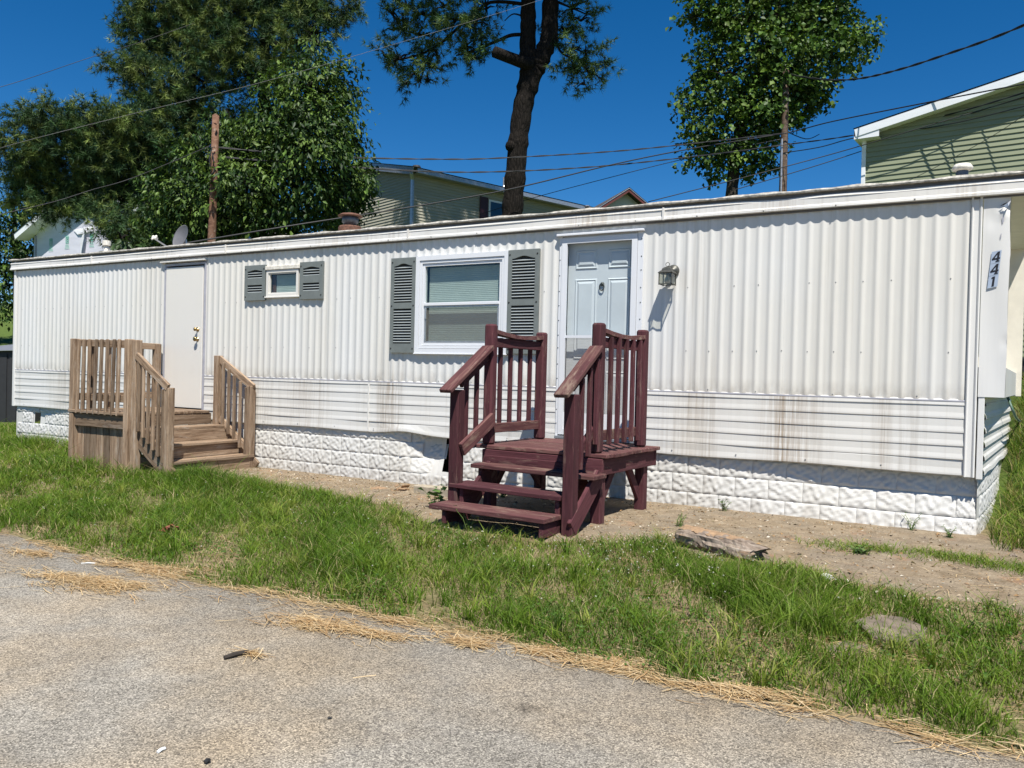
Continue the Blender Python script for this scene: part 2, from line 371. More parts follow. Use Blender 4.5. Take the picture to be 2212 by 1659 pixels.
class MB:
    def __init__(s): s.v = []; s.f = []
    def add(s, v, f):
        o = len(s.v); s.v += [tuple(p) for p in v]; s.f += [tuple(i + o for i in q) for q in f]
    def box(s, a, b):
        x0, y0, z0 = a; x1, y1, z1 = b
        s.add([(x0, y0, z0), (x1, y0, z0), (x1, y1, z0), (x0, y1, z0), (x0, y0, z1), (x1, y0, z1), (x1, y1, z1), (x0, y1, z1)],
              [(3, 2, 1, 0), (4, 5, 6, 7), (0, 1, 5, 4), (1, 2, 6, 5), (2, 3, 7, 6), (3, 0, 4, 7)])
    def cbox(s, c, h, ch, mat=None):
        v, f = chamfer_box(*h, ch)
        c = Vector(c); s.add([(mat @ Vector(p) if mat else Vector(p)) + c for p in v], f)
    def tube(s, pts, rad, n=8, cap=True):
        pts = [Vector(p) for p in pts]; rad = rad if isinstance(rad, (list, tuple)) else [rad] * len(pts)
        base = len(s.v); up = Vector((0.13, 0.27, 1)).normalized(); u0 = None
        for i, p in enumerate(pts):
            d = (pts[min(i + 1, len(pts) - 1)] - pts[max(i - 1, 0)]).normalized()
            if u0 is None:
                u0 = d.cross(up); u0 = (d.cross(Vector((1, 0.2, 0.1))) if u0.length < 0.1 else u0).normalized()
            u = (u0 - d * u0.dot(d)).normalized(); u0 = u; w = d.cross(u)
            for k in range(n):
                a = 2 * math.pi * k / n; s.v.append(tuple(p + (u * math.cos(a) + w * math.sin(a)) * rad[i]))
        for i in range(len(pts) - 1):
            for k in range(n):
                a = base + i * n + k; b = base + i * n + (k + 1) % n; s.f.append((a, b, b + n, a + n))
        if cap:
            s.f.append(tuple(base + k for k in range(n))[::-1]); e = base + (len(pts) - 1) * n; s.f.append(tuple(e + k for k in range(n)))
    def lathe(s, prof, c, n=20, axis=Vector((0, 0, 1))):
        q = Vector((0, 0, 1)).rotation_difference(Vector(axis)); c = Vector(c); base = len(s.v)
        for r, z in prof:
            for k in range(n):
                a = 2 * math.pi * k / n; s.v.append(tuple(c + q @ Vector((r * math.cos(a), r * math.sin(a), z))))
        for i in range(len(prof) - 1):
            for k in range(n):
                a = base + i * n + k; b = base + i * n + (k + 1) % n; s.f.append((a, b, b + n, a + n))
        s.f.append(tuple(base + k for k in range(n))[::-1]); e = base + (len(prof) - 1) * n; s.f.append(tuple(e + k for k in range(n)))
    def obj(s, name, mat, parent=None, smooth=False): return mobj(name, s.v, s.f, mat, parent, smooth)

def chamfer_box(hx, hy, hz, c):
    c = min(c, hx * 0.45, hy * 0.45, hz * 0.45)
    v = []; idx = {}
    for sx in (-1, 1):
        for sy in (-1, 1):
            for sz in (-1, 1):
                for ax in range(3):
                    p = [sx * (hx - c), sy * (hy - c), sz * (hz - c)]
                    p[ax] = (sx * hx, sy * hy, sz * hz)[ax]
                    idx[(sx, sy, sz, ax)] = len(v); v.append(tuple(p))
    f = []
    def face(ids):
        a, b, cc = Vector(v[ids[0]]), Vector(v[ids[1]]), Vector(v[ids[2]])
        nn = (b - a).cross(cc - a); mid = sum((Vector(v[i]) for i in ids), Vector()) / len(ids)
        f.append(tuple(ids) if nn.dot(mid) > 0 else tuple(ids)[::-1])
    for ax in range(3):
        o = [i for i in range(3) if i != ax]
        for s in (-1, 1):
            ids = []
            for (p, q) in ((-1, -1), (1, -1), (1, 1), (-1, 1)):
                k = [0, 0, 0]; k[ax] = s; k[o[0]] = p; k[o[1]] = q; ids.append(idx[(k[0], k[1], k[2], ax)])
            face(ids)
        for p in (-1, 1):
            for q in (-1, 1):
                a = [0, 0, 0]; a[ax] = -1; a[o[0]] = p; a[o[1]] = q; b = list(a); b[ax] = 1
                face([idx[(*a, o[0])], idx[(*b, o[0])], idx[(*b, o[1])], idx[(*a, o[1])]])
    for sx in (-1, 1):
        for sy in (-1, 1):
            for sz in (-1, 1): face([idx[(sx, sy, sz, 0)], idx[(sx, sy, sz, 1)], idx[(sx, sy, sz, 2)]])
    return v, f
_cache = {}
def board(name, p0, p1, w, t, mat, parent, side=(0, 0, 1), ch=0.004, jit=0.0):
    """a plank from p0 to p1: w across (towards side), t thick; its own local X runs along the grain"""
    p0, p1 = Vector(p0), Vector(p1); d = p1 - p0; L = d.length; d.normalize()
    s = Vector(side); s = (s - d * s.dot(d)).normalized(); n = d.cross(s)
    if jit:
        s = (s + n * random.uniform(-jit, jit)).normalized(); n = d.cross(s)
    key = (round(L, 3), round(w, 4), round(t, 4), mat, ch)
    if key not in _cache:
        v, f = chamfer_box(L / 2, w / 2, t / 2, ch); _cache[key] = to_mesh(name, v, f, mat)
    m = Matrix.Identity(4)
    for i in range(3): m[i][0] = d[i]; m[i][1] = s[i]; m[i][2] = n[i]; m[i][3] = (p0[i] + p1[i]) / 2
    return link_obj(name, _cache[key], parent, m)
def slab(name, a, b, mat, parent, ch=0.003):
    a, b = Vector(a), Vector(b); c = (a + b) / 2; h = (b - a) / 2
    v, f = chamfer_box(abs(h.x), abs(h.y), abs(h.z), ch)
    return link_obj(name, to_mesh(name, v, f, mat), parent, Matrix.Translation(c))

# ------------------------------------------------------------------ ground, road, dirt
def axis(vals):
    out = []
    for a, b, n in vals: out += list(np.linspace(a, b, n, endpoint=False))
    return out + [vals[-1][1]]
gx = axis([(-400, -60, 8), (-60, -16, 18), (-16, 8, 97), (8, 30, 16), (30, 400, 8)])
gy = axis([(-60, -9, 10), (-9, -4.7, 8), (-4.7, 6, 72), (6, 40, 24), (40, 600, 12)])
GX, GY = np.meshgrid(gx, gy); GZ = terrain(GX, GY)
nx = len(gx)
o = mobj('ground', np.stack([GX, GY, GZ], -1).reshape(-1, 3).tolist(),
         [(j * nx + i, j * nx + i + 1, (j + 1) * nx + i + 1, (j + 1) * nx + i) for j in range(len(gy) - 1) for i in range(nx - 1)], 'soil', smooth=True)
o['kind'] = 'structure'
def edge_y(x): return -4.02 + 0.035 * np.sin(np.asarray(x) * 1.7) + 0.025 * np.sin(np.asarray(x) * 4.3 + 1) + 0.012 * np.sin(np.asarray(x) * 11 + 2) + 0.02 * sstep(0, 3, np.asarray(x)) * 6 * 0.5 + np.where(np.asarray(x) < -2, -0.02 * (np.asarray(x) + 2), 0)
xs = np.concatenate([np.linspace(-60, -12, 25)[:-1], np.linspace(-12, 9, 260), np.linspace(9, 60, 20)[1:]])
ys = [-14.0, -9.0, -7.0, -5.6, -4.8]
v = []; f = []
for x in xs:
    for y in ys: v.append((x, y, ROAD_Z + 0.006 * float(vnoise(x, y, 0.9, 4))))
    v.append((x, float(edge_y(x)) - 0.03, ROAD_Z + 0.004)); v.append((x, float(edge_y(x)), ROAD_Z - 0.035))
k = len(ys) + 2
for i in range(len(xs) - 1):
    for j in range(k - 1): f.append((i * k + j, (i + 1) * k + j, (i + 1) * k + j + 1, i * k + j + 1))
o = mobj('road', v, f, 'asphalt', smooth=True); o['kind'] = 'structure'
# bare dirt strip between lawn and wall (world polygon, front edge)
DIRT_FRONT = [(-5.0, -0.15), (-4.4, -0.95), (-3.6, -1.10), (-2.4, -1.25), (-1.2, -1.45), (-0.5, -1.95), (0.2, -2.25), (1.0, -2.18), (1.75, -1.75), (2.3, -2.0), (2.75, -2.05), (3.3, -2.15), (4.0, -2.35), (4.9, -2.5), (6.5, -2.6)]
_dx = [p[0] for p in DIRT_FRONT]; _dy = [p[1] for p in DIRT_FRONT]
def dirt_front(x): return np.interp(x, _dx, _dy) + 0.06 * np.sin(np.asarray(x) * 5.1) + 0.04 * np.sin(np.asarray(x) * 11.3 + 1)
xs = np.linspace(-5.0, 6.5, 180); v = []; f = []
for x in xs:
    y0, y1 = float(dirt_front(x)), (0.6 if x < 3.7 else 0.6 - 0.9 * float(sstep(3.7, 4.3, x)))
    for s in np.linspace(0, 1, 9):
        y = y0 + (y1 - y0) * s
        v.append((x, y, float(terrain(x, y)) + 0.004 + 0.008 * math.sin(math.pi * min(1, s * 3) / 1) * 0 + (0.012 if 0 < s < 1 else -0.02) + 0.004 * float(vnoise(x, y, 9, 3))))
for i in range(len(xs) - 1):
    for j in range(8): f.append((i * 9 + j, (i + 1) * 9 + j, (i + 1) * 9 + j + 1, i * 9 + j + 1))
o = mobj('dirt_path', v, f, 'dirt', smooth=True); o['kind'] = 'structure'

# ------------------------------------------------------------------ mobile home
home = thing('mobile_home', (-3.2, 1.6, 0), 'long white corrugated metal mobile home with two porches and embossed skirting', 'mobile home')
DEEP = 3.2
PITCH = 0.1115
def ribs(x): 
    t = np.cos(2 * np.pi * (np.asarray(x) - 1.03) / PITCH); x = np.asarray(x); return np.where(x > 0.9, -0.0095 * (0.5 + 0.5 * t) ** 2.6, -0.0115 * (0.5 + 0.5 * t) ** 1.8)
OPEN = [(-6.37, -5.50, 0.0, 2.72), (-4.27, -3.74, 2.20, 2.54), (-1.80, -0.68, 1.50, 2.55), (0.0, 0.90, 0.0, 2.70)]
def wall_panel(xa, xb, n):
    xs = np.linspace(xa, xb, int(round((xb - xa) / PITCH * 12)) + 1); v = []; f = []
    for i in range(len(xs) - 1):
        a, b = xs[i], xs[i + 1]; m = (a + b) / 2; iv = [(1.125, 2.83)]
        for (o0, o1, z0, z1) in OPEN:
            if o0 < m < o1:
                nv = []
                for (p, q) in iv:
                    if z0 > p: nv.append((p, min(q, z0)))
                    if z1 < q: nv.append((max(p, z1), q))
                iv = nv
        for (p, q) in iv:
            k = len(v); ya, yb = float(ribs(a)) + 0.0015 * (n % 2), float(ribs(b)) + 0.0015 * (n % 2)
            v += [(a, ya, p), (b, yb, p), (b, yb, q), (a, ya, q)]; f.append((k, k + 1, k + 2, k + 3))
    # weld columns for smooth shading
    key = {}; nv = []; mp = []
    for p in v:
        r = (round(p[0], 4), round(p[1], 5), round(p[2], 3))
        if r not in key: key[r] = len(nv); nv.append(p)
        mp.append(key[r])
    if f: mobj('wall_panel', nv, [tuple(mp[i] for i in q) for q in f], 'wall_white', home, smooth=True)
x = -10.21; n = 0
while x < 3.73:
    x2 = min(x + PITCH * 8, 3.74); wall_panel(x, x2 if x2 > 3.7 else x2 + 0.004, n); x += PITCH * 8; n += 1
# screws in rows
mb = MB()
for zr in (2.13, 1.52, 1.145):
    xx = -10.0
    while xx < 3.7:
        if not any(o0 - 0.05 < xx < o1 + 0.4 and z0 - .1 < zr < z1 + .1 for (o0, o1, z0, z1) in OPEN) and random.random() < 0.65:
            mb.lathe([(0.0055, 0), (0.0045, 0.003), (0.001, 0.004)], (xx, float(ribs(xx)) - 0.0005, zr + random.uniform(-.006, .006)), 6, Vector((0, -1, 0)))
        xx += PITCH * 2
for xx in np.arange(-9.9, 3.7, 0.62):
    mb.lathe([(0.007, 0), (0.005, 0.004), (0.001, 0.005)], (xx, -0.012, 0.545), 6, Vector((0, -1, 0)))
    mb.lathe([(0.008, 0), (0.006, 0.004), (0.001, 0.006)], (xx + .2, -0.064, 2.802), 6, Vector((0, -1, 0)))
mb.obj('screws', 'screw_grey', home)['kind'] = 'stuff'

# horizontal siding below the corrugated wall
LZ = [1.128, 1.079, 0.965, 0.849, 0.735, 0.625, 0.502]
SECT = [(-10.21, -8.0), (-8.0, -6.40), (-5.49, -2.55), (-2.546, 0.0), (0.93, 3.735)]
def curl(x):   # bottom edge lifts and bulges where the metal is bent
    return 0.035 * math.exp(-((x + 2.0) / 0.28) ** 2) + 0.012 * math.sin(x * 3.1) * 0.4 - 0.012 * math.exp(-((x + 1.2) / 0.5) ** 2)
for (xa, xb) in SECT:
    for i in range(6):
        zt, zb = LZ[i], LZ[i + 1]; top = (i == 0); h = zt - zb
        prof = [(0.0015, zt + 0.012), (-0.0035, zt - 0.002)]
        if top: prof = [(0.004, zt + 0.01), (-0.006, zt - 0.01), (-0.010, zb + 0.006), (-0.010, zb + 0.001), (0.0, zb)]
        else:
            prof += [(-0.0042, zb + 0.50 * h), (-0.0068, zb + 0.34 * h), (-0.0088, zb + 0.20 * h), (-0.0088, zb + 0.08 * h), (-0.0065, zb + 0.006), (0.0, zb + 0.002)]
        n = max(2, int((xb - xa) / 0.12)); v = []; f = []
        for j in range(n + 1):
            x = xa + (xb - xa) * j / n
            for (y, z) in prof:
                dz = curl(x) * (1.0 if i == 5 and z < zb + 0.05 else 0.0)
                dy = -0.02 * curl(x) / 0.035 if i == 5 and z < zb + 0.08 else 0.0
                y2 = y + 0.0035 * math.sin(x * 4.1 + i) * (0.3 + (i == 5)) + dy
                v.append((x, min(y2, 0.006) + (-0.001 if y < 0 else 0), z + dz + 0.002 * math.sin(x * 2.3 + i * 1.7)))
        k = len(prof)
        for j in range(n):
            for q in range(k - 1): f.append((j * k + q, j * k + q + 1, (j + 1) * k + q + 1, (j + 1) * k + q))
        mobj('siding_board', v, f, 'siding_white', home)
slab('ledger_shade', (-10.21, -0.0105, 1.110), (-6.40, -0.002, 1.124), 'grey_jamb', home)  # strips coloured grey to draw the shadow line under the corrugated wall
slab('ledger_shade', (-5.49, -0.0105, 1.110), (-0.012, -0.002, 1.124), 'grey_jamb', home)
slab('ledger_shade', (0.93, -0.0105, 1.110), (3.735, -0.002, 1.124), 'grey_jamb', home)
slab('seam_strip', (-2.560, -0.0165, 0.51), (-2.538, -0.004, 1.08), 'siding_white', home)

# embossed skirting
def sk_y(x, z):
    x = float(x); p = 0.085 * float(sstep(0.9, 3.5, x)) + 0.15 * math.exp(-((x + 1.62) / 0.28) ** 2) + 0.03 * math.exp(-((x + 9.4) / 0.3) ** 2)
    return 0.025 + p * max(0.0, min(1.0, z / 0.45)) ** 0.9
def sk_z0(x): return 0.056 if x < 0.3 else -0.037
skirt = None
mb = MB(); xs = list(np.arange(-10.20, 3.84, 0.075)) + [3.84]
zs = [-0.13, 0.05, 0.2, 0.35, 0.57]
for i in range(len(xs) - 1):
    a, b = xs[i], xs[i + 1]
    if -1.52 < (a + b) / 2 < -1.36: zz = [-0.13, 0.05, 0.10]
    elif a < -9.55 < b + 0.08: zz = [-0.13, 0.05, 0.2]
    else: zz = zs
    for p, q in zip(zz[:-1], zz[1:]):
        mb.add([(a, sk_y(a, p) + 0.012, p), (b, sk_y(b, p) + 0.012, p), (b, sk_y(b, q) + 0.012, q), (a, sk_y(a, q) + 0.012, q)], [(0, 1, 2, 3)])
# end skirting around the right corner
EX = [(3.84, 0.06), (3.90, 0.5), (3.97, 1.2), (4.05, 2.0), (4.15, 3.1)]
for (a, b) in zip(EX[:-1], EX[1:]):
    mb.add([(a[0], a[1], -0.13), (b[0], b[1], -0.13), (b[0], b[1], 0.57), (a[0], a[1], 0.57)], [(0, 1, 2, 3)])
skirt = mb.obj('skirting', 'skirt_white', home)
def block_mesh(seed, w, h, n=20, m=12):
    r = np.random.default_rng(seed); v = []; f = []
    px = r.uniform(0.8, 4.2, (9, 2)) * np.where(r.uniform(0, 1, (9, 2)) < 0.4, -1, 1); ph = r.uniform(0, 6.28, 9)
    for j in range(m + 1):
        for i in range(n + 1):
            u, t = i / n, j / m; e = min(u, 1 - u) * w; g = min(t, 1 - t) * h; k = min(1, min(e, g) / 0.009)
            hh = 0
            for q in range(9): hh += math.sin((px[q, 0] * u * 2.4 + px[q, 1] * t * 1.6) * 4 + ph[q]) * (1.0 if q < 5 else 0.6)
            diag = abs(u * 1.1 - (1 - t) * 1.0)
            d = 0.0075 + 0.0023 * hh + 0.005 * max(0, 1 - diag * 6)
            v.append(((u - 0.5) * w, -max(0.002, d) * k - 0.001, (t - 0.5) * h))
    for j in range(m):
        for i in range(n): f.append((j * (n + 1) + i, j * (n + 1) + i + 1, (j + 1) * (n + 1) + i + 1, (j + 1) * (n + 1) + i))
    return to_mesh('block', v, f, 'skirt_white', True)
BLK = [block_mesh(s, 0.3030, 0.1785) for s in (3, 5, 8)]
half = block_mesh(9, 0.146, 0.172)
def put_block(x, z, mesh):
    e = 0.02; y = sk_y(x, z) + 0.008
    sx = (sk_y(x + e, z) - sk_y(x - e, z)) / (2 * e); sz = (sk_y(x, z + e) - sk_y(x, z - e)) / (2 * e)
    m = Matrix.Translation((x, y, z)) @ Matrix.Rotation(math.atan(sx), 4, 'Z') @ Matrix.Rotation(-math.atan(sz), 4, 'X')
    link_obj('block', mesh, skirt, m)
for row in range(-1, 3):
    for k in range(-20, 30):
        x = -4.377 + 0.152 + 0.3045 * k + (0.152 if row % 2 else 0.0)
        if x < -10.05 or x > 3.72: continue
        if -0.25 < x < 0.62: pass
        z = sk_z0(x) + 0.18 * row + 0.09
        if z > 0.58: continue
        if z < -0.16: continue
        if -1.66 < x < -1.22 and z > 0.1 and abs(x + 1.44) < 0.17: continue
        if abs(x + 9.55) < 0.13 and z > 0.28: continue
        put_block(x, z, BLK[(row * 2 + k) % 3])
for z in (-0.037 + 0.09, -0.037 + 0.27, -0.037 + 0.45): put_block(3.765, z, half)
for row in range(3):   # blocks round the corner
    for k in range(6):
        s = 0.17 + 0.30 * k + (0.15 if row % 2 else 0); 
        xx = float(np.interp(s, [p[1] for p in EX], [p[0] for p in EX])) + 0.004
        m = Matrix.Translation((xx, s + 0.05, -0.037 + 0.09 + 0.18 * row)) @ Matrix.Rotation(math.radians(90 - 7), 4, 'Z')
        link_obj('block', BLK[k % 2], skirt, m)
# black sheet standing in for the shade behind the torn skirting
mobj('dark_sheet', [(-10.1, 0.45, -0.2), (3.7, 0.45, -0.2), (3.7, 0.45, 0.7), (-10.1, 0.45, 0.7)], [(0, 1, 2, 3)], 'black', home)

# fascia and roof
J = [-10.30, -8.055, -5.058, -1.978, 1.122, 4.30]
for (xa, xb) in zip(J[:-1], J[1:]):
    prof = [(-0.020, 2.908), (-0.044, 2.907), (-0.052, 2.886), (-0.045, 2.882), (-0.046, 2.826), (-0.058, 2.812), (-0.060, 2.792), (-0.052, 2.784), (-0.02, 2.790)]
    n = int((xb - xa) / 0.1); v = []; f = []; k = len(prof)
    for j in range(n + 1):
        x = xa + (xb - xa) * j / n
        dent = 0.010 * math.exp(-((x - 2.2) / 0.25) ** 2) + 0.007 * math.exp(-((x - 3.2) / 0.3) ** 2) + 0.005 * math.exp(-((x + 2.6) / 0.4) ** 2)
        for q, (y, z) in enumerate(prof):
            v.append((x, y + 0.002 * math.sin(x * 3.3 + q) + (dent if q in (1, 2) else 0), z + 0.003 * math.sin(x * 0.9) + (-dent if q < 3 else 0)))
    for j in range(n):
        for q in range(k - 1): f.append((j * k + q, j * k + q + 1, (j + 1) * k + q + 1, (j + 1) * k + q))
    mobj('fascia', v, f, 'fascia_white', home)
for xj in J[1:-1]: slab('fascia_joint', (xj - 0.012, -0.066, 2.786), (xj + 0.012, -0.03, 2.909), 'fascia_white', home, 0.004)
mobj('fascia_back', [(-10.3, -0.018, 2.77), (4.3, -0.018, 2.77), (4.3, -0.018, 2.95), (-10.3, -0.018, 2.95)], [(0, 1, 2, 3)], 'dish_and_shade_grey', home)  # dark colour stands in for the shade between roof edge and fascia
n = 150; v = []; f = []; prof = [(0.0, 2.936), (-0.064, 2.938), (-0.068, 2.950), (-0.055, 2.966), (0.03, 2.972), (0.8, 3.0), (1.6, 3.01), (2.4, 3.0), (3.2, 2.975), (3.25, 2.93)]
k = len(prof)
for j in range(n + 1):
    x = -10.33 + (4.33 + 10.33) * j / n
    for q, (y, z) in enumerate(prof):
        zz = z + (0.005 * math.sin(x * 7.1) + 0.004 * math.sin(x * 17.3 + 2) if q in (3, 4) else 0) + (0.003 * math.sin(x * 23.0) if q == 2 else 0)
        v.append((x, y, zz))
for j in range(n):
    for q in range(k - 1): f.append((j * k + q, (j + 1) * k + q, (j + 1) * k + q + 1, j * k + q + 1))
f.append(tuple(range(k))); f.append(tuple(n * k + q for q in range(k))[::-1])
mobj('roof', v, f, 'roof_edge', home)
# left end and back walls
mobj('end_wall', [(-10.235, 0.0, 0.5), (-10.235, DEEP, 0.5), (-10.235, DEEP, 2.94), (-10.235, 0.0, 2.94)], [(0, 1, 2, 3)], 'trim_white', home)
mobj('back_wall', [(-10.235, DEEP, 0.0), (3.9, DEEP, 0.0), (3.9, DEEP, 2.94), (-10.235, DEEP, 2.94)], [(0, 1, 2, 3)], 'trim_white', home)
slab('corner_trim', (-10.245, -0.022, 0.50), (-10.185, 0.02, 2.93), 'trim_white', home, 0.006)
# right corner: beaded trim strip, lower corner post, upper fin with the house number
mb = MB(); prof = [(3.735, 0.004), (3.737, -0.018), (3.745, -0.024), (3.752, -0.018), (3.756, -0.010), (3.79, -0.009), (3.797, -0.018), (3.806, -0.024), (3.815, -0.018), (3.818, 0.004)]
for z0, z1 in ((0.495, 2.80),):
    vv = []; 
    for (x, y) in prof: vv += [(x, y, z0), (x, y, z1)]
    mb.add(vv, [(2 * i, 2 * i + 2, 2 * i + 3, 2 * i + 1) for i in range(len(prof) - 1)])
mb.obj('corner_trim', 'trim_white', home)
slab('corner_post', (3.826, -0.012, 0.482), (3.873, 0.03, 1.16), 'trim_white', home, 0.004)
# fin: sheet with dented top corner
n, m = 14, 40; v = []; f = []
for j in range(m + 1):
    for i in range(n + 1):
        u, t = i / n, j / m; x = 3.822 + 0.190 * u; z = 1.157 + (2.80 - 1.157) * t
        if u == 1: x += 0.004 * math.sin(z * 9) * (0.5 + (z > 2.3))
        d = math.hypot((x - 3.985) / 0.05, (z - 2.71) / 0.045)
        y = -0.014 + 0.004 * math.sin(z * 3 + x * 20) + 0.03 * math.exp(-d * d) - 0.035 * math.exp(-(((x - 3.965) / 0.02) ** 2 + ((z - 2.66) / 0.03) ** 2)) + 0.010 * math.exp(-(((x - 3.89) / 0.05) ** 2 + ((z - 2.6) / 0.08) ** 2)) + 0.007 * math.exp(-(((x - 4.0) / 0.03) ** 2 + ((z - 1.6) / 0.04) ** 2))
        v.append((x, y, z))
for j in range(m):
    for i in range(n): f.append((j * (n + 1) + i, j * (n + 1) + i + 1, (j + 1) * (n + 1) + i + 1, (j + 1) * (n + 1) + i))
k = len(v); v += [(4.012, -0.012, 1.157), (4.012, 0.05, 1.157), (4.012, 0.05, 2.8), (4.012, -0.012, 2.8), (3.822, -0.012, 1.157), (3.822, 0.05, 1.157)]
f += [(k, k + 1, k + 2, k + 3), (k, k + 4, k + 5, k + 1)]
mobj('end_fin', v, f, 'trim_white', home, smooth=True)
mobj('torn_flap', [(3.945, -0.03, 2.695), (3.985, -0.055, 2.715), (4.01, -0.03, 2.742), (3.992, -0.06, 2.69), (3.975, -0.05, 2.672), (3.96, -0.045, 2.70)], [(0, 1, 5), (1, 3, 4, 5), (1, 2, 3)], 'torn_metal', home)
mobj('torn_flap', [(3.935, -0.028, 2.700), (3.965, -0.035, 2.706), (3.99, -0.04, 2.725), (3.96, -0.042, 2.714)], [(0, 1, 2, 3)], 'shutter_dark', home)
for (x, z, w, h) in ((3.955, 2.60, 0.010, 0.045), (3.944, 2.455, 0.006, 0.026)):
    mobj('peeled_paint', [(x, -0.0225, z - h), (x + w, -0.0225, z - h * 0.6), (x + w * 1.3, -0.0225, z + h * 0.8), (x + w * 0.6, -0.0225, z + h), (x - w * 0.3, -0.0225, z)], [(0, 1, 2, 3, 4)], 'grey_jamb', home)
def endwall(y): return 3.868 + 0.10 * y
# lower end wall boards
for i in range(6):
    zt, zb = LZ[i] + 0.02, LZ[i + 1]; h = zt - zb
    prof = [(0.0, zt), (0.003, zb + 0.45 * h), (0.014, zb + 0.3 * h), (0.018, zb + 0.08 * h), (0.0, zb)]
    v = []; f = []; k = len(prof)
    for j in range(13):
        y = 0.02 + 3.1 * j / 12
        for (dx, z) in prof: v.append((endwall(y) + dx, y, z + (0.01 * math.sin(y * 5) if i == 5 and dx > 0.01 else 0)))
    for j in range(12):
        for q in range(k - 1): f.append((j * k + q, (j + 1) * k + q, (j + 1) * k + q + 1, j * k + q + 1))
    mobj('siding_board', v, f, 'siding_white', home)
# ledge below the end window, far fin, recessed window wall, soffit
def lx(y): return 4.012 + 0.072 * y
v = [(lx(0), 0.03, 1.157), (lx(3.1), 3.1, 1.157), (lx(3.1), 3.1, 1.40), (lx(0), 0.03, 1.40), (3.75, 0.03, 1.40), (3.75, 3.1, 1.40), (3.75, 0.03, 1.157), (3.75, 3.1, 1.157)]
mobj('end_ledge', v, [(0, 1, 2, 3), (3, 2, 5, 4), (0, 6, 7, 1)], 'siding_white', home)
slab('far_fin', (3.70, 3.08, 1.14), (3.98, 3.14, 2.9), 'soffit_cream', home)
slab('far_fin', (3.984, 3.082, 1.14), (4.285, 3.14, 2.9), 'soffit_cream', home)
mobj('recess_wall', [(3.74, 0.04, 1.39), (3.74, 3.1, 1.39), (3.74, 3.1, 2.9), (3.74, 0.04, 2.9)], [(0, 1, 2, 3)], 'soffit_cream', home)
mobj('soffit', [(3.7, 0.02, 2.80), (4.28, 0.02, 2.80), (4.28, 3.2, 2.80), (3.7, 3.2, 2.80)], [(0, 1, 2, 3)], 'soffit_cream', home)
mobj('end_fascia', [(4.30, -0.03, 2.79), (4.30, 3.2, 2.79), (4.30, 3.2, 2.95), (4.30, -0.03, 2.95)], [(0, 1, 2, 3)], 'fascia_white', home)

# house number 441
P = [Vector((3.889, -0.0215, 2.335)), Vector((3.957, -0.0215, 2.347)), Vector((3.934, -0.0215, 2.052)), Vector((3.864, -0.0215, 2.036))]
def lp(u, t, y=-0.0215):
    a = P[0].lerp(P[1], u); b = P[3].lerp(P[2], u); q = a.lerp(b, t); return (q.x, y, q.z)
num = None
FOUR = [[(0.62, 0.08), (0.86, 0.08), (0.80, 0.92), (0.58, 0.92)], [(0.62, 0.08), (0.70, 0.22), (0.32, 0.60), (0.10, 0.62)], [(0.10, 0.58), (0.92, 0.58), (0.91, 0.73), (0.10, 0.73)], [(0.50, 0.83), (0.90, 0.83), (0.90, 0.93), (0.50, 0.93)]]
ONE = [[(0.44, 0.08), (0.66, 0.08), (0.64, 0.92), (0.40, 0.92)], [(0.30, 0.16), (0.44, 0.08), (0.44, 0.24), (0.30, 0.26)]]
for k, g in enumerate((FOUR, FOUR, ONE)):
    t0, t1 = k / 3 + 0.004, (k + 1) / 3 - 0.004
    pl = mobj('number_plate', [lp(0, t0), lp(0, t1), lp(1, t1), lp(1, t0)], [(0, 1, 2, 3)], 'plate_silver', home)
    vv = []; ff = []
    for qi, quad in enumerate(g):
        b = len(vv); vv += [lp(u, t0 + (t1 - t0) * t, -0.0228 - 0.0002 * qi) for (u, t) in quad]; ff.append((b, b + 3, b + 2, b + 1))
    mobj('digit', vv, ff, 'digit_black', pl)

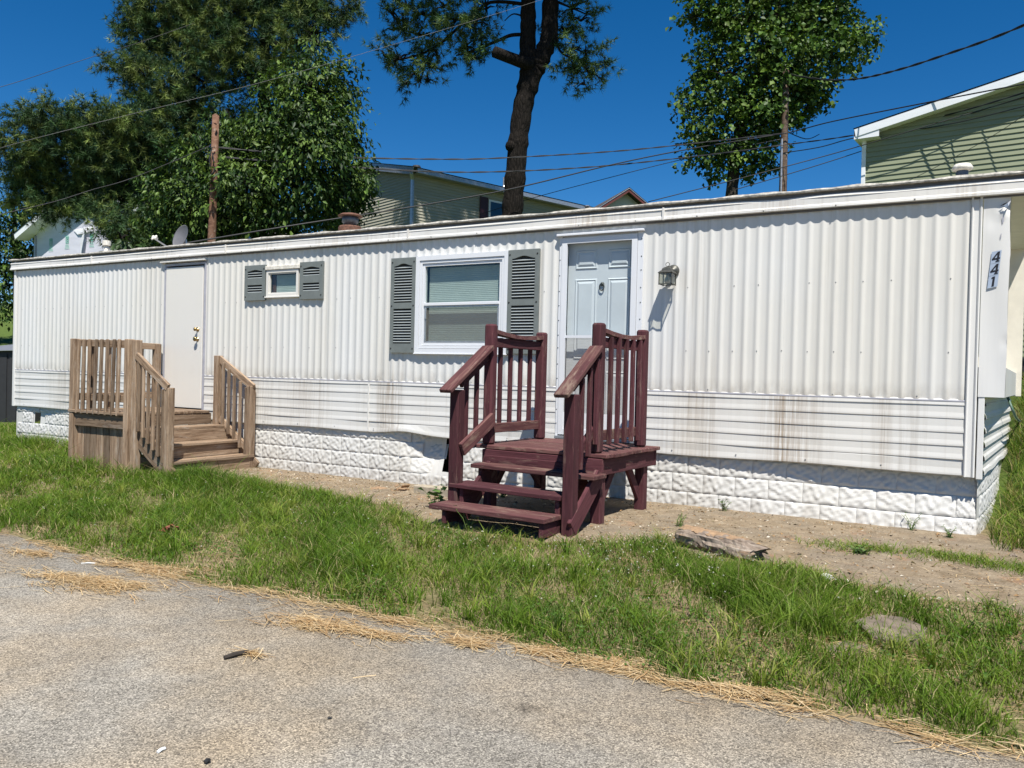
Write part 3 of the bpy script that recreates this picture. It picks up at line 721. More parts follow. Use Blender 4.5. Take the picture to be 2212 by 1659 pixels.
# louvred shutters: frame with screws, slats as pieces
def shutter(x0, x1, z0, z1, bays, arch=0.03):
    sh = mobj('shutter', [], [], 'shutter_green', home)
    mb = MB(); y0, y1 = -0.046, -0.016; bw = 0.048 if z1 - z0 > 0.8 else 0.055
    mb.box((x0, y0, z0), (x0 + bw, y1, z1)); mb.box((x1 - bw, y0, z0), (x1, y1, z1))
    ed = [z1] + [e for b in bays for e in (b[1], b[0])] + [z0]
    for a, b in zip(ed[0::2], ed[1::2]): mb.box((x0 + bw - 0.002, y0 + 0.0015, b), (x1 - bw + 0.002, y1, a))
    # arch over the top bay
    zt = bays[0][1]; n = 10; vv = []; ff = []
    for i in range(n + 1):
        x = x0 + bw + (x1 - x0 - 2 * bw) * i / n; c = 0.5 - 0.5 * math.cos(2 * math.pi * i / n); vv += [(x, y0 + 0.001, zt - arch * (1 - c)), (x, y0 + 0.001, zt + 0.01), (x, y1, zt - arch * (1 - c))]
    for i in range(n): ff += [(3 * i, 3 * i + 3, 3 * i + 4, 3 * i + 1), (3 * i, 3 * i + 2, 3 * i + 5, 3 * i + 3)]
    mb.add(vv, ff)
    zc = [z0 + 0.05, z1 - 0.05] + ([(bays[0][0] + bays[1][1]) / 2] if len(bays) > 1 and z1 - z0 > 0.8 else [])
    sh.data = to_mesh('shutter', mb.v, mb.f, 'shutter_green')
    sc = MB()
    for z in zc:
        for x in (x0 + 0.022, x1 - 0.022): sc.lathe([(0.010, 0), (0.008, 0.005), (0.001, 0.007)], (x, y0, z), 8, Vector((0, -1, 0)))
    sc.obj('screws', 'shutter_dark', sh)
    mobj('back_panel', [(x0 + 0.02, -0.0165, z0 + 0.02), (x1 - 0.02, -0.0165, z0 + 0.02), (x1 - 0.02, -0.0165, z1 - 0.02), (x0 + 0.02, -0.0165, z1 - 0.02)], [(0, 1, 2, 3)], 'shutter_dark', sh)
    w = x1 - x0 - 2 * bw; key = ('slat', round(w, 3))
    if key not in _cache:
        v, f = chamfer_box(w / 2, 0.0135, 0.003, 0.001); _cache[key] = to_mesh('slat', v, f, 'slat_green')
    for (b0, b1) in bays:
        z = b1 - 0.028 - (arch * 0.55 if b1 == bays[0][1] else 0)
        while z > b0 + 0.006:
            link_obj('slat', _cache[key], sh, Matrix.Translation(((x0 + x1) / 2, -0.031, z)) @ Matrix.Rotation(math.radians(38), 4, 'X')); z -= 0.0325
    return sh
shutter(-2.222, -1.862, 1.467, 2.582, [(2.055, 2.515), (1.575, 1.985)])
shutter(-0.620, -0.240, 1.470, 2.591, [(2.060, 2.525), (1.580, 1.990)])
shutter(-4.69, -4.306, 2.140, 2.606, [(2.43, 2.545), (2.245, 2.345)], 0.02)
shutter(-3.690, -3.300, 2.134, 2.606, [(2.43, 2.545), (2.24, 2.340)], 0.02)

def frame(mb, x0, x1, z0, z1, w, y0, y1):
    mb.box((x0, y0, z0), (x0 + w, y1, z1)); mb.box((x1 - w, y0, z0), (x1, y1, z1))
    mb.box((x0 + w, y0, z1 - w), (x1 - w, y1, z1)); mb.box((x0 + w, y0, z0), (x1 - w, y1, z0 + w))
def blinds(par, x0, x1, z0, z1, y, pitch=0.021):
    key = ('blind', round(x1 - x0, 3))
    v = []; f = []; prof = [(-0.010, -0.006), (0.0, 0.002), (0.010, 0.005)]
    for x in (x0 - (x0 + x1) / 2, x1 - (x0 + x1) / 2):
        for (dy, dz) in prof: v.append((x, dy, dz))
    f = [(0, 1, 4, 3), (1, 2, 5, 4)]; me = to_mesh('blind_slat', v, f, 'blind')
    z = z1 - 0.02
    while z > z0: link_obj('blind_slat', me, par, Matrix.Translation(((x0 + x1) / 2, y, z)) @ Matrix.Rotation(math.radians(62), 4, 'X')); z -= pitch
def inside(par, x0, x1, z0, z1, d=0.5):
    mobj('room', [(x0, 0.02, z0), (x1, 0.02, z0), (x1, 0.02, z1), (x0, 0.02, z1), (x0, d, z0), (x1, d, z0), (x1, d, z1), (x0, d, z1)],
         [(4, 5, 6, 7), (0, 1, 5, 4), (3, 7, 6, 2), (0, 4, 7, 3), (1, 2, 6, 5)], 'interior', par)
# large double hung window
mb = MB(); frame(mb, -1.862, -0.620, 1.467, 2.588, 0.052, -0.040, 0.004); win = mb.obj('window', 'storm_white', home)
mb = MB(); frame(mb, -1.806, -0.676, 1.523, 2.532, 0.030, -0.030, 0.02); mb.obj('inner_frame', 'storm_white', win)
mb = MB(); frame(mb, -1.773, -0.709, 1.556, 2.499, 0.030, -0.018, 0.03); mb.obj('sash', 'storm_white', win)
slab('meeting_rail', (-1.742, -0.034, 2.012), (-0.740, 0.012, 2.046), 'storm_white', win)
mobj('pane', [(-1.745, 0.004, 2.04), (-0.737, 0.004, 2.04), (-0.737, 0.004, 2.47), (-1.745, 0.004, 2.47)], [(0, 1, 2, 3)], 'glass_window', win)
mobj('pane', [(-1.745, 0.008, 1.585), (-0.737, 0.008, 1.585), (-0.737, 0.008, 2.02), (-1.745, 0.008, 2.02)], [(0, 1, 2, 3)], 'glass_window', win)
mobj('insect_screen', [(-1.735, -0.010, 1.588), (-0.747, -0.010, 1.588), (-0.747, -0.010, 2.012), (-1.735, -0.010, 2.012)], [(0, 1, 2, 3)], 'insect_screen', win)
mb = MB(); frame(mb, -1.741, -0.741, 1.587, 2.010, 0.018, -0.016, -0.004); mb.obj('screen_frame', 'galv', win)
slab('latch', (-1.738, -0.026, 1.86), (-1.715, -0.012, 1.99), 'galv', win)
blinds(win, -1.735, -0.747, 1.58, 2.47, 0.065); inside(win, -1.80, -0.68, 1.50, 2.55)
slab('sill', (-1.868, -0.052, 1.452), (-0.614, -0.002, 1.4655), 'storm_white', win)
# small window with slim drip cap
mb = MB(); frame(mb, -4.292, -3.722, 2.186, 2.528, 0.034, -0.038, 0.006); win = mb.obj('window', 'door_white', home)
mb = MB(); frame(mb, -4.256, -3.758, 2.222, 2.492, 0.014, -0.024, 0.006); mb.obj('sash', 'door_white', win)
mobj('pane', [(-4.244, -0.002, 2.234), (-3.770, -0.002, 2.234), (-3.770, -0.002, 2.480), (-4.244, -0.002, 2.480)], [(0, 1, 2, 3)], 'glass_window', win)
blinds(win, -4.18, -3.77, 2.22, 2.48, 0.04); inside(win, -4.27, -3.74, 2.2, 2.54)
slab('curtain', (-4.245, 0.03, 2.23), (-4.185, 0.05, 2.48), 'rust', win)
slab('drip_cap', (-4.305, -0.052, 2.531), (-3.695, -0.004, 2.585), 'vent_white', win, 0.006)
slab('sill', (-4.31, -0.050, 2.166), (-3.70, -0.004, 2.1845), 'door_white', win)
# plain back door
bd = slab('door', (-6.335, -0.016, 0.655), (-5.545, 0.03, 2.655), 'door_white', home, 0.006)
mb = MB(); frame(mb, -6.375, -5.495, 0.60, 2.71, 0.034, -0.012, 0.03); mb.obj('door_frame', 'grey_jamb', home)
slab('drip_cap', (-6.425, -0.060, 2.722), (-5.485, -0.004, 2.742), 'fascia_white', home, 0.005)
for z, r in ((1.765, 0.026), (1.628, 0.032)):
    mb = MB(); mb.lathe([(0.030, 0), (0.030, 0.006), (0.012, 0.012), (0.011, 0.028), (r, 0.040), (r, 0.056), (r * 0.6, 0.064), (0.002, 0.066)], (-5.632, -0.016, z), 16, Vector((0, -1, 0)))
    mb.obj('door_knob', 'brass', bd, True)
# front door behind a glazed storm door
fd = slab('door', (0.05, 0.070, 0.60), (0.84, 0.10, 2.66), 'inner_door', home, 0.003)
def raised(x0, x1, z0, z1):
    mb = MB(); a = 0.028
    for (i0, y0, i1, y1) in ((0, 0.0695, 0.012, 0.060), (0.012, 0.060, 0.026, 0.0665), (0.026, 0.0665, 0.050, 0.0560)):
        A = [(x0 + i0, y0, z0 + i0), (x1 - i0, y0, z0 + i0), (x1 - i0, y0, z1 - i0), (x0 + i0, y0, z1 - i0)]
        B = [(x0 + i1, y1, z0 + i1), (x1 - i1, y1, z0 + i1), (x1 - i1, y1, z1 - i1), (x0 + i1, y1, z1 - i1)]
        mb.add(A + B, [(k, (k + 1) % 4, 4 + (k + 1) % 4, 4 + k) for k in range(4)])
    i1, y1 = 0.050, 0.056
    mb.add([(x0 + i1, y1, z0 + i1), (x1 - i1, y1, z0 + i1), (x1 - i1, y1, z1 - i1), (x0 + i1, y1, z1 - i1)], [(0, 1, 2, 3)])
    mb.obj('panel', 'inner_door', fd)
for (xa, xb) in ((0.135, 0.385), (0.505, 0.755)):
    for (za, zb) in ((2.36, 2.56), (1.42, 2.26), (0.78, 1.30)): raised(xa, xb, za, zb)
mb = MB(); mb.lathe([(0.022, 0), (0.020, 0.012), (0.012, 0.02), (0.002, 0.022)], (0.445, 0.070, 2.20), 12, Vector((0, -1, 0)))
mb.tube([(0.445 + 0.026 * math.sin(a), 0.052, 2.170 - 0.036 * math.cos(a)) for a in np.linspace(0.0, 2 * math.pi, 15)], 0.006, 6, False)
mb.obj('knocker', 'bronze', fd, True)
mb = MB(); frame(mb, 0.02, 0.853, 0.63, 2.682, 0.058, -0.030, -0.004); mb.box((0.078, -0.026, 1.640), (0.795, -0.006, 1.668)); mb.box((0.078, -0.022, 0.688), (0.795, -0.008, 0.86))
st = mb.obj('storm_door', 'storm_white', home)
mobj('pane', [(0.076, -0.014, 1.665), (0.797, -0.014, 1.665), (0.797, -0.014, 2.626), (0.076, -0.014, 2.626)], [(0, 1, 2, 3)], 'glass_storm', st)
mobj('insect_screen', [(0.076, -0.016, 0.858), (0.797, -0.016, 0.858), (0.797, -0.016, 1.642), (0.076, -0.016, 1.642)], [(0, 1, 2, 3)], 'storm_screen', st)
mb = MB(); mb.box((-0.012, -0.020, 0.60), (0.018, 0.10, 2.72)); mb.box((0.857, -0.022, 0.60), (0.915, -0.002, 2.70)); mb.box((0.857, -0.002, 0.6), (0.875, 0.1, 2.7)); mb.box((0.02, 0.0, 2.686), (0.857, 0.10, 2.715))
mb.obj('door_frame', 'storm_white', home)
slab('drip_cap', (-0.035, -0.064, 2.700), (0.925, -0.004, 2.724), 'storm_white', home, 0.004)
slab('threshold', (-0.01, -0.05, 0.585), (0.90, 0.09, 0.615), 'galv', home)
mb = MB()
for z in np.arange(0.75, 2.66, 0.155):
    mb.lathe([(0.007, 0), (0.005, 0.004), (0.001, 0.005)], (0.897, -0.022, z + random.uniform(-.02, .02)), 6, Vector((0, -1, 0)))
    mb.lathe([(0.006, 0), (0.004, 0.004), (0.001, 0.005)], (-0.004, -0.020, z + random.uniform(-.02, .02)), 6, Vector((0, -1, 0)))
mb.obj('screws', 'black', home)['kind'] = 'stuff'
mobj('room', [(-0.0, 0.104, 0.55), (0.9, 0.104, 0.55), (0.9, 0.104, 2.75), (-0.0, 0.104, 2.75)], [(0, 1, 2, 3)], 'interior', home)

# things on the roof
mb = MB(); mb.lathe([(0.15, 0), (0.15, 0.10), (0.135, 0.115), (0.10, 0.118)], (-3.225, 0.36, 2.985), 24); fl = mb.obj('furnace_flue', 'rust', home, False)
mb = MB(); mb.lathe([(0.085, 0), (0.085, 0.04), (0.105, 0.05), (0.105, 0.125), (0.09, 0.13)], (-3.225, 0.36, 3.10), 24); mb.obj('flue_collar', 'flue_grey', fl, True)
mb = MB(); mb.lathe([(0.155, 0.0), (0.16, 0.008), (0.12, 0.032), (0.05, 0.048), (0.002, 0.05)], (-3.225, 0.36, 3.225), 24); mb.obj('flue_cap', 'rust', fl, True)
pv = on_y(230, 548, 0.35)
mb = MB(); mb.lathe([(0.05, -0.08), (0.055, 0.0), (0.045, 0.03), (0.034, 0.05), (0.034, 0.13)], pv, 14); pp = mb.obj('vent_pipe', 'vent_white', home, True)
mb = MB(); mb.lathe([(0.062, 0.13), (0.064, 0.20), (0.055, 0.205)], pv, 14); mb.obj('pipe_cap', 'vent_white', pp)
mb = MB(); mb.lathe([(0.046, -0.06), (0.046, 0.06)], (3.66, 0.25, 3.03), 14); pp = mb.obj('vent_pipe', 'flue_grey', home)
mb = MB(); mb.lathe([(0.060, 0.045), (0.078, 0.055), (0.080, 0.075), (0.062, 0.10), (0.02, 0.108), (0.002, 0.108)], (3.66, 0.25, 3.03), 16); mb.obj('pipe_cap', 'vent_white', pp, True)
pq = on_y(1268, 452, 0.9)
mb = MB(); mb.lathe([(0.022, -0.2), (0.022, 0.03)], pq, 10); pp = mb.obj('vent_pipe', 'shutter_dark', home)
mb = MB(); mb.lathe([(0.042, 0.028), (0.034, 0.04), (0.002, 0.046)], pq, 12); mb.obj('pipe_cap', 'flue_grey', pp)
# ------------------------------------------------------------------ maroon porch steps
por = thing('porch_steps', (0.55, -1.0, 0), 'dark maroon painted wooden porch with open steps at the glazed front door', 'porch steps')
_U = Vector((0.998, -0.061, 0)); _V = Vector((-0.061, -0.998, 0)); _O = Vector((0.0, -0.40, 0))
def lc(p): return _O + _U * p[0] + _V * p[1] + Vector((0, 0, p[2]))
def ld(p): return _U * p[0] + _V * p[1] + Vector((0, 0, p[2]))
def mbd(name, a, b, w, t, side, mat='wood_maroon', ch=0.005, jit=0.0): return board(name, lc(a), lc(b), w, t, mat, por, ld(side), ch, jit)
DZ = 0.600
# deck boards run across
for i in range(8):
    v = -0.10 + 0.143 * i
    mbd('deck_board', (-0.12 + random.uniform(-.01, .01), v, DZ - 0.018), (1.235 + random.uniform(-.012, .012), v, DZ - 0.018 + random.uniform(-.003, .003)), 0.138, 0.034, (0, 1, 0), 'wood_maroon_worn', 0.005, 0.02)
for u in (0.0, 1.175): mbd('joist', (u, -0.14, DZ - 0.11), (u, 0.96, DZ - 0.11), 0.14, 0.038, (0, 0, 1))
mbd('joist', (0.55, -0.14, DZ - 0.11), (0.55, 0.94, DZ - 0.11), 0.14, 0.038, (0, 0, 1))
mbd('rim_board', (-0.02, 0.955, DZ - 0.11), (1.20, 0.955, DZ - 0.11), 0.14, 0.038, (0, 0, 1))
mbd('rim_board', (-0.02, -0.15, DZ - 0.11), (1.20, -0.15, DZ - 0.11), 0.14, 0.038, (0, 0, 1))
mbd('riser', (0.02, 0.985, DZ - 0.14), (1.05, 0.985, DZ - 0.14), 0.10, 0.02, (0, 0, 1))
# legs and braces
for (u, v) in ((1.12, 0.885), (1.12, 0.00), (0.02, 0.885), (0.02, 0.0)):
    mbd('leg', (u, v, -0.06), (u, v, DZ - 0.04), 0.092, 0.092, (1, 0, 0))
    if v > 0.5: mbd('brace', (u, v - 0.02, 0.16), (u, v - 0.30, DZ - 0.12), 0.085, 0.036, (0, 1, 1))
    else:
        mbd('brace', (u - (0.02 if u > .5 else -0.02), v + 0.02, 0.14), (u, v + 0.34, DZ - 0.12), 0.085, 0.036, (0, 1, -1))
# deck posts
for (u, v, zt) in ((0.0, 0.0, 1.675), (1.10, 0.0, 1.69), (0.0, 0.90, 1.70), (1.10, 0.90, 1.695)):
    mbd('post', (u, v, DZ + 0.001), (u, v, zt), 0.096, 0.096, (1, 0, 0), 'wood_maroon', 0.016)
# stair posts run to the ground
for u in (0.0, 1.13): mbd('post', (u, 1.39, -0.08), (u, 1.39, 1.10), 0.096, 0.096, (1, 0, 0), 'wood_maroon', 0.006)
# side rails
for u, s in ((0.0, 1), (1.10, 1)):
    n = 5
    pts = [(u, 0.02 + 0.86 * k / n, 1.622 - 0.030 * math.sin(math.pi * k / n) + 0.014 * k / n) for k in range(n + 1)]
    mb = MB()
    for k in range(n + 1):
        p = lc(pts[k]); 
        for (du, dz) in ((-0.045, -0.018), (0.045, -0.018), (0.045, 0.018), (-0.045, 0.018)): mb.v.append(tuple(p + _U * du + Vector((0, 0, dz))))
    for k in range(n):
        for q in range(4): mb.f.append((4 * k + q, 4 * k + (q + 1) % 4, 4 * k + 4 + (q + 1) % 4, 4 * k + 4 + q))
    mb.f += [(3, 2, 1, 0), tuple(4 * n + q for q in range(4))]
    mb.obj('rail_cap', 'wood_maroon_worn', por)
    mbd('top_rail', (u, 0.04, 1.535), (u, 0.86, 1.535), 0.088, 0.036, (0, 0, 1))
    mbd('bottom_rail', (u, 0.04, 0.745), (u, 0.86, 0.745), 0.088, 0.036, (0, 0, 1), 'wood_maroon_worn')
    uo = u - 0.036 if u < 0.5 else u + 0.036
    for k in range(5 if u > .5 else 4):
        v = (0.13 + 0.150 * k) if u > .5 else 0.16 + 0.175 * k
        mbd('baluster', (uo, v, 0.665 if u > .5 else 0.70), (uo, v + random.uniform(-.006, .006), 1.585), 0.036, 0.036, (1, 0, 0), 'wood_maroon', 0.003)
# stair hand rails
for u in (0.0, 1.10):
    mbd('hand_rail', (u + 0.01, 0.950, 1.490), (u + (0.015 if u < 0.5 else 0.035), 1.585, 1.087), 0.125, 0.036, (1, 0, 0), 'wood_maroon_worn')
    mbd('top_rail', (u, 0.945, 1.420), (u, 1.36, 1.155), 0.088, 0.036, (0, 0, 1))
    if u < 0.5:
        mbd('lower_rail', (u + 0.066, 0.93, 0.84), (u + 0.066, 1.40, 0.585), 0.120, 0.036, (0, 0, 1), 'wood_maroon_worn')
        for v in (1.06, 1.215): mbd('baluster', (u - 0.036, v, 0.72 - (v - 1.06) * 0.55), (u - 0.036, v, 1.40 - (v - 0.96) * 0.64), 0.036, 0.036, (1, 0, 0), 'wood_maroon', 0.003)
    else:
        mbd('lower_rail', (u, 0.945, 0.80), (u, 1.345, 0.55), 0.088, 0.036, (0, 0, 1))
        for v in (0.985, 1.11, 1.245): mbd('baluster', (u + 0.036, v, 0.68 - (v - 0.985) * 0.72), (u + 0.036, v, 1.41 - (v - 0.96) * 0.64), 0.036, 0.036, (1, 0, 0), 'wood_maroon', 0.003)
# treads and stringers
mbd('tread', (0.01, 1.075, 0.428), (1.235, 1.075, 0.424), 0.235, 0.036, (0, 1, 0), 'wood_maroon_worn')
mbd('tread', (-0.025, 1.315, 0.277), (1.075, 1.315, 0.274), 0.275, 0.036, (0, 1, 0), 'wood_maroon')
mbd('tread', (-0.055, 1.548, 0.122), (1.072, 1.548, 0.126), 0.270, 0.040, (0, 1, 0), 'wood_maroon_worn')
for u in (0.085, 1.03):
    mbd('stringer', (u, 0.96, 0.40), (u, 1.46, -0.02), 0.17, 0.038, (0, 0, 1))
    mbd('tread_block', (u, 1.45, 0.045), (u, 1.66, 0.045), 0.11, 0.04, (0, 0, 1))
    mbd('tread_block', (u, 1.22, 0.18), (u, 1.42, 0.18), 0.15, 0.04, (0, 0, 1))
    mbd('tread_block', (u, 0.99, 0.33), (u, 1.15, 0.33), 0.15, 0.04, (0, 0, 1))
mbd('stringer', (1.165, 0.96, 0.42), (1.165, 1.42, 0.04), 0.15, 0.036, (0, 0, 1))

# ------------------------------------------------------------------ weathered brown porch
bp = thing('porch_steps', (-5.4, -0.7, -0.09), 'unpainted weathered brown wooden porch with closed steps at the plain back door', 'porch steps')
def bb(name, a, b, w, t, side, ch=0.004, jit=0.0): return board(name, a, b, w, t, 'wood_brown', bp, side, ch, jit)
D = 0.648; G0 = -0.14
for (x, y, z0, z1) in ((-6.386, -1.315, G0, 1.568), (-5.240, -1.330, G0, 1.560), (-5.075, -1.345, G0, 1.550), (-6.386, -0.105, G0, 1.555), (-4.452, -1.350, G0, 0.985), (-4.480, -0.085, G0, 1.005), (-5.115, -0.085, 0.42, 1.400)):
    bb('post', (x, y, z0), (x, y, z1), 0.090, 0.090, (1, 0, 0), 0.006)
for i in range(9):
    y = -1.30 + 0.142 * i
    bb('deck_board', (-6.44, y, D - 0.018), (-5.255, y, D - 0.018), 0.137, 0.034, (0, 1, 0))
bb('rim_board', (-6.345, -1.315, D - 0.125), (-5.285, -1.315, D - 0.125), 0.165, 0.036, (0, 0, 1))
bb('rim_board', (-6.40, -1.28, D - 0.125), (-6.40, -0.10, D - 0.125), 0.165, 0.036, (0, 0, 1))
for i in range(8):
    x = -6.29 + 0.138 * i
    bb('skirt_plank', (x, -1.275, G0), (x, -1.275, D - 0.20), 0.130, 0.018, (1, 0, 0), 0.002, 0.02)
bb('top_rail', (-6.34, -1.295, 1.515), (-5.285, -1.295, 1.505), 0.088, 0.036, (0, 0, 1))
bb('bottom_rail', (-6.34, -1.295, 0.815), (-5.285, -1.295, 0.815), 0.088, 0.036, (0, 0, 1))
for i in range(8):
    x = -6.275 + 0.122 * i + random.uniform(-.008, .008)
    bb('baluster', (x, -1.352, 0.600), (x + random.uniform(-.012, .012), -1.340, 1.560), 0.037, 0.037, (1, 0, 0), 0.007)
bb('top_rail', (-6.386, -1.27, 1.520), (-6.386, -0.06, 1.515), 0.088, 0.036, (0, 0, 1))
bb('bottom_rail', (-6.386, -1.27, 0.815), (-6.386, -0.15, 0.815), 0.088, 0.036, (0, 0, 1))
for i in range(8):
    y = -1.17 + 0.122 * i
    bb('baluster', (-6.428, y, 0.60), (-6.420, y, 1.555), 0.037, 0.037, (1, 0, 0), 0.007)
# steps descend to the right, along the wall
XT = [-5.255, -4.945, -4.70, -4.43]; ZT = [D, 0.467, 0.283, 0.099]
for k in range(3):
    x0, x1 = XT[k], XT[k + 1]; z = ZT[k + 1]
    bb('tread', ((x0 + x1) / 2 + 0.012 - 0.07, -1.30, z - 0.018), ((x0 + x1) / 2 + 0.012 - 0.07, -0.06, z - 0.018), 0.135, 0.034, (1, 0, 0))
    bb('tread', ((x0 + x1) / 2 + 0.012 + 0.07, -1.30, z - 0.018), ((x0 + x1) / 2 + 0.012 + 0.07, -0.06, z - 0.018), 0.135, 0.034, (1, 0, 0))
for k in range(4):
    zt = ZT[k] - 0.036; zb = (ZT[k + 1] - 0.002) if k < 3 else G0 - 0.02
    bb('riser', (XT[k] - 0.022, -1.295, (zt + zb) / 2), (XT[k] - 0.022, -0.065, (zt + zb) / 2), zt - zb, 0.030, (0, 0, 1))
for y in (-1.32, -0.045):
    bb('stringer', (-5.26, y, 0.50), (-4.40, y, -0.085), 0.20, 0.036, (0, 0, 1))
# sloping rails
for y, yo in ((-1.335, -0.048), (-0.085, -0.040)):
    bb('hand_rail', (-5.02 if y < -1 else -5.10, y + (yo if y < -1 else 0), 1.360), (-4.43, y + (yo if y < -1 else 0), 0.985), 0.036 if y < -1 else 0.09, 0.088 if y < -1 else 0.036, (0, 1, 0) if y < -1 else (0, 0, 1))
    bb('lower_rail', (-5.06, y, 0.545), (-4.47, y, 0.130), 0.088, 0.036, (0, 0, 1))
    nb = 6 if y < -1 else 5
    for i in range(nb):
        t = (i + 0.5) / nb; x = -5.03 + 0.56 * t
        zt = 1.375 - 0.40 * t + (0.0 if y < -1 else -0.03); zb = 0.47 - 0.42 * t
        bb('baluster', (x, y + yo * 0.9, zb), (x + random.uniform(-.01, .01), y + yo * 0.9, zt - (0.045 if y < -1 else 0)), 0.036, 0.036, (1, 0, 0), 0.006)

# ------------------------------------------------------------------ wall lantern
ln = thing('wall_lantern', (1.21, -0.02, 2.30), 'small bronze and glass wall lantern beside the front door', 'lantern')
mb = MB(); mb.lathe([(0.062, 0), (0.060, 0.012), (0.050, 0.026), (0.030, 0.038), (0.020, 0.05)], (1.225, -0.014, 2.292), 24, Vector((0, -1, 0))); mb.obj('back_plate', 'bronze', ln, True)
cx, cy = 1.208, -0.135
mb = MB(); mb.tube([(1.224, -0.04, 2.295), (1.222, -0.085, 2.315), (1.212, -0.125, 2.318), (cx, cy, 2.305)], 0.013, 8); mb.obj('arm', 'bronze', ln, True)
mb = MB()
for (h0, z0), (h1, z1) in zip([(0.070, 2.252), (0.073, 2.258), (0.058, 2.275), (0.046, 2.282), (0.040, 2.300), (0.020, 2.316)], [(0.073, 2.258), (0.058, 2.275), (0.046, 2.282), (0.040, 2.300), (0.020, 2.316), (0.004, 2.322)]):
    q = [(-1, -1), (1, -1), (1, 1), (-1, 1)]
    mb.add([(cx + a * h0, cy + b * h0, z0) for a, b in q] + [(cx + a * h1, cy + b * h1, z1) for a, b in q], [(k, (k + 1) % 4, 4 + (k + 1) % 4, 4 + k) for k in range(4)])
mb.add([(cx + a * 0.07, cy + b * 0.07, 2.252) for a, b in ((-1, -1), (1, -1), (1, 1), (-1, 1))], [(3, 2, 1, 0)])
mb.obj('cap', 'bronze', ln)
mb = MB(); mb.tube([(cx + 0.019 * math.sin(a), cy, 2.342 - 0.019 * math.cos(a)) for a in np.linspace(0, 2 * math.pi, 17)], 0.0032, 6, False); mb.obj('ring', 'bronze', ln, True)
mb = MB()
for a in (-1, 1):
    for b in (-1, 1): mb.box((cx + a * 0.062 - 0.004, cy + b * 0.062 - 0.004, 2.142), (cx + a * 0.062 + 0.004, cy + b * 0.062 + 0.004, 2.262))
for z in (2.146,):
    frame_pts = [(-0.066, -0.066, 0.066, -0.058), (-0.066, 0.058, 0.066, 0.066), (-0.066, -0.058, -0.058, 0.058), (0.058, -0.058, 0.066, 0.058)]
    for (a, b, c, d) in frame_pts: mb.box((cx + a, cy + b, z), (cx + c, cy + d, z + 0.008))
mb.obj('cage', 'bronze', ln)
for (a, b, c, d) in ((-.06, -.06, .06, -.06), (.06, -.06, .06, .06), (.06, .06, -.06, .06), (-.06, .06, -.06, -.06)):
    mobj('pane', [(cx + a, cy + b, 2.15), (cx + c, cy + d, 2.15), (cx + c, cy + d, 2.255), (cx + a, cy + b, 2.255)], [(0, 1, 2, 3)], 'glass_lamp', ln)
mb = MB(); mb.lathe([(0.014, 0.09), (0.014, 0.07), (0.028, 0.045), (0.030, 0.025), (0.020, 0.008), (0.003, 0.002)], (cx, cy, 2.155), 14); mb.obj('bulb', 'vent_white', ln, True)

# ------------------------------------------------------------------ satellite dish on the roof
dp = at(396, 512, 14.2); ds = thing('satellite_dish', (dp.x, dp.y, 3.0), 'grey satellite dish with slim receiver arm standing on the flat roof', 'satellite dish')
q = Vector((-0.12, -0.95, 0.28)).normalized()
mb = MB(); prof = [(0.001, 0.0)] + [(0.22 * t, 0.06 * t * t) for t in np.linspace(0.15, 1, 8)] + [(0.225, 0.065), (0.21, 0.052), (0.11, 0.006), (0.001, -0.012)]
mb.lathe(prof, dp + Vector((0, 0, -0.02)), 28, q); mb.obj('dish', 'dish_and_shade_grey', ds, True)
lb = at(333, 515, 13.9); bs = at(362, 534, 14.1)
mb = MB(); mb.tube([bs + Vector((0.1, 0, -0.1)), bs, lb], 0.014, 8); mb.obj('arm', 'galv', ds)
mb = MB(); mb.tube([lb + Vector((-0.03, 0, 0.03)), lb + Vector((0.07, 0, -0.01))], 0.028, 10); mb.tube([lb + Vector((0.0, -0.05, -0.02)), lb + Vector((0.0, 0.05, 0.05))], 0.02, 8); mb.obj('receiver', 'vent_white', ds)
mb = MB(); mb.tube([dp + Vector((0.06, 0, -0.05)), (dp.x + 0.08, dp.y, 2.95)], 0.025, 10); mb.obj('mast', 'galv', ds)

# ------------------------------------------------------------------ utility poles
def pole(label, pts, mat):
    p0 = Vector(pts[-1][0]); base = Vector((p0.x, p0.y, float(terrain(p0.x, p0.y)) - 0.3))
    t = thing('utility_pole', base, label, 'utility pole', 'utility poles')
    P = [Vector(p) for p, r in pts] + [base]; R = [r for p, r in pts] + [pts[-1][1] * 1.15]
    mb = MB(); mb.tube(P[::-1], R[::-1], 12); mb.lathe([(R[0] * 0.98, 0), (R[0] * 0.5, 0.03), (0.002, 0.045)], P[0], 12); mb.obj('pole', mat, t, True)
    return t
PD = 17.0
p1 = pole('reddish brown wooden utility pole in front of the dark broadleaf tree', [(at(466, 250, PD), 0.072), (at(462, 400, PD), 0.080), (at(457, 530, PD), 0.088)], 'wood_pole')
mb = MB(); a = at(464, 318, PD - 0.12); mb.tube([a, at(458, 318, PD - 0.16), at(452, 345, PD - 0.16), at(456, 372, PD - 0.13), at(462, 352, PD - 0.15), at(459, 330, PD - 0.13)], 0.012, 6)
mb.tube([at(452, 382, PD - 0.13), at(461, 372, PD - 0.14), at(465, 360, PD - 0.13)], 0.012, 6); mb.tube([at(451, 410, PD - 0.13), at(460, 405, PD - 0.14), at(468, 412, PD - 0.12)], 0.011, 6); mb.obj('cable_loop', 'wire_black', p1)
mb = MB(); mb.lathe([(0.018, 0), (0.018, 0.06), (0.004, 0.07)], at(467, 268, PD - 0.13), 8, Vector((0.3, -1, 0))); mb.obj('bolt', 'rust', p1)
PD2 = 22.0
p2 = pole('thin grey brown utility pole beside the tall poplar tree', [(at(1698, 146, PD2), 0.080), (at(1696, 240, PD2), 0.092), (at(1691, 415, PD2), 0.105)], 'wood_pole_dark')
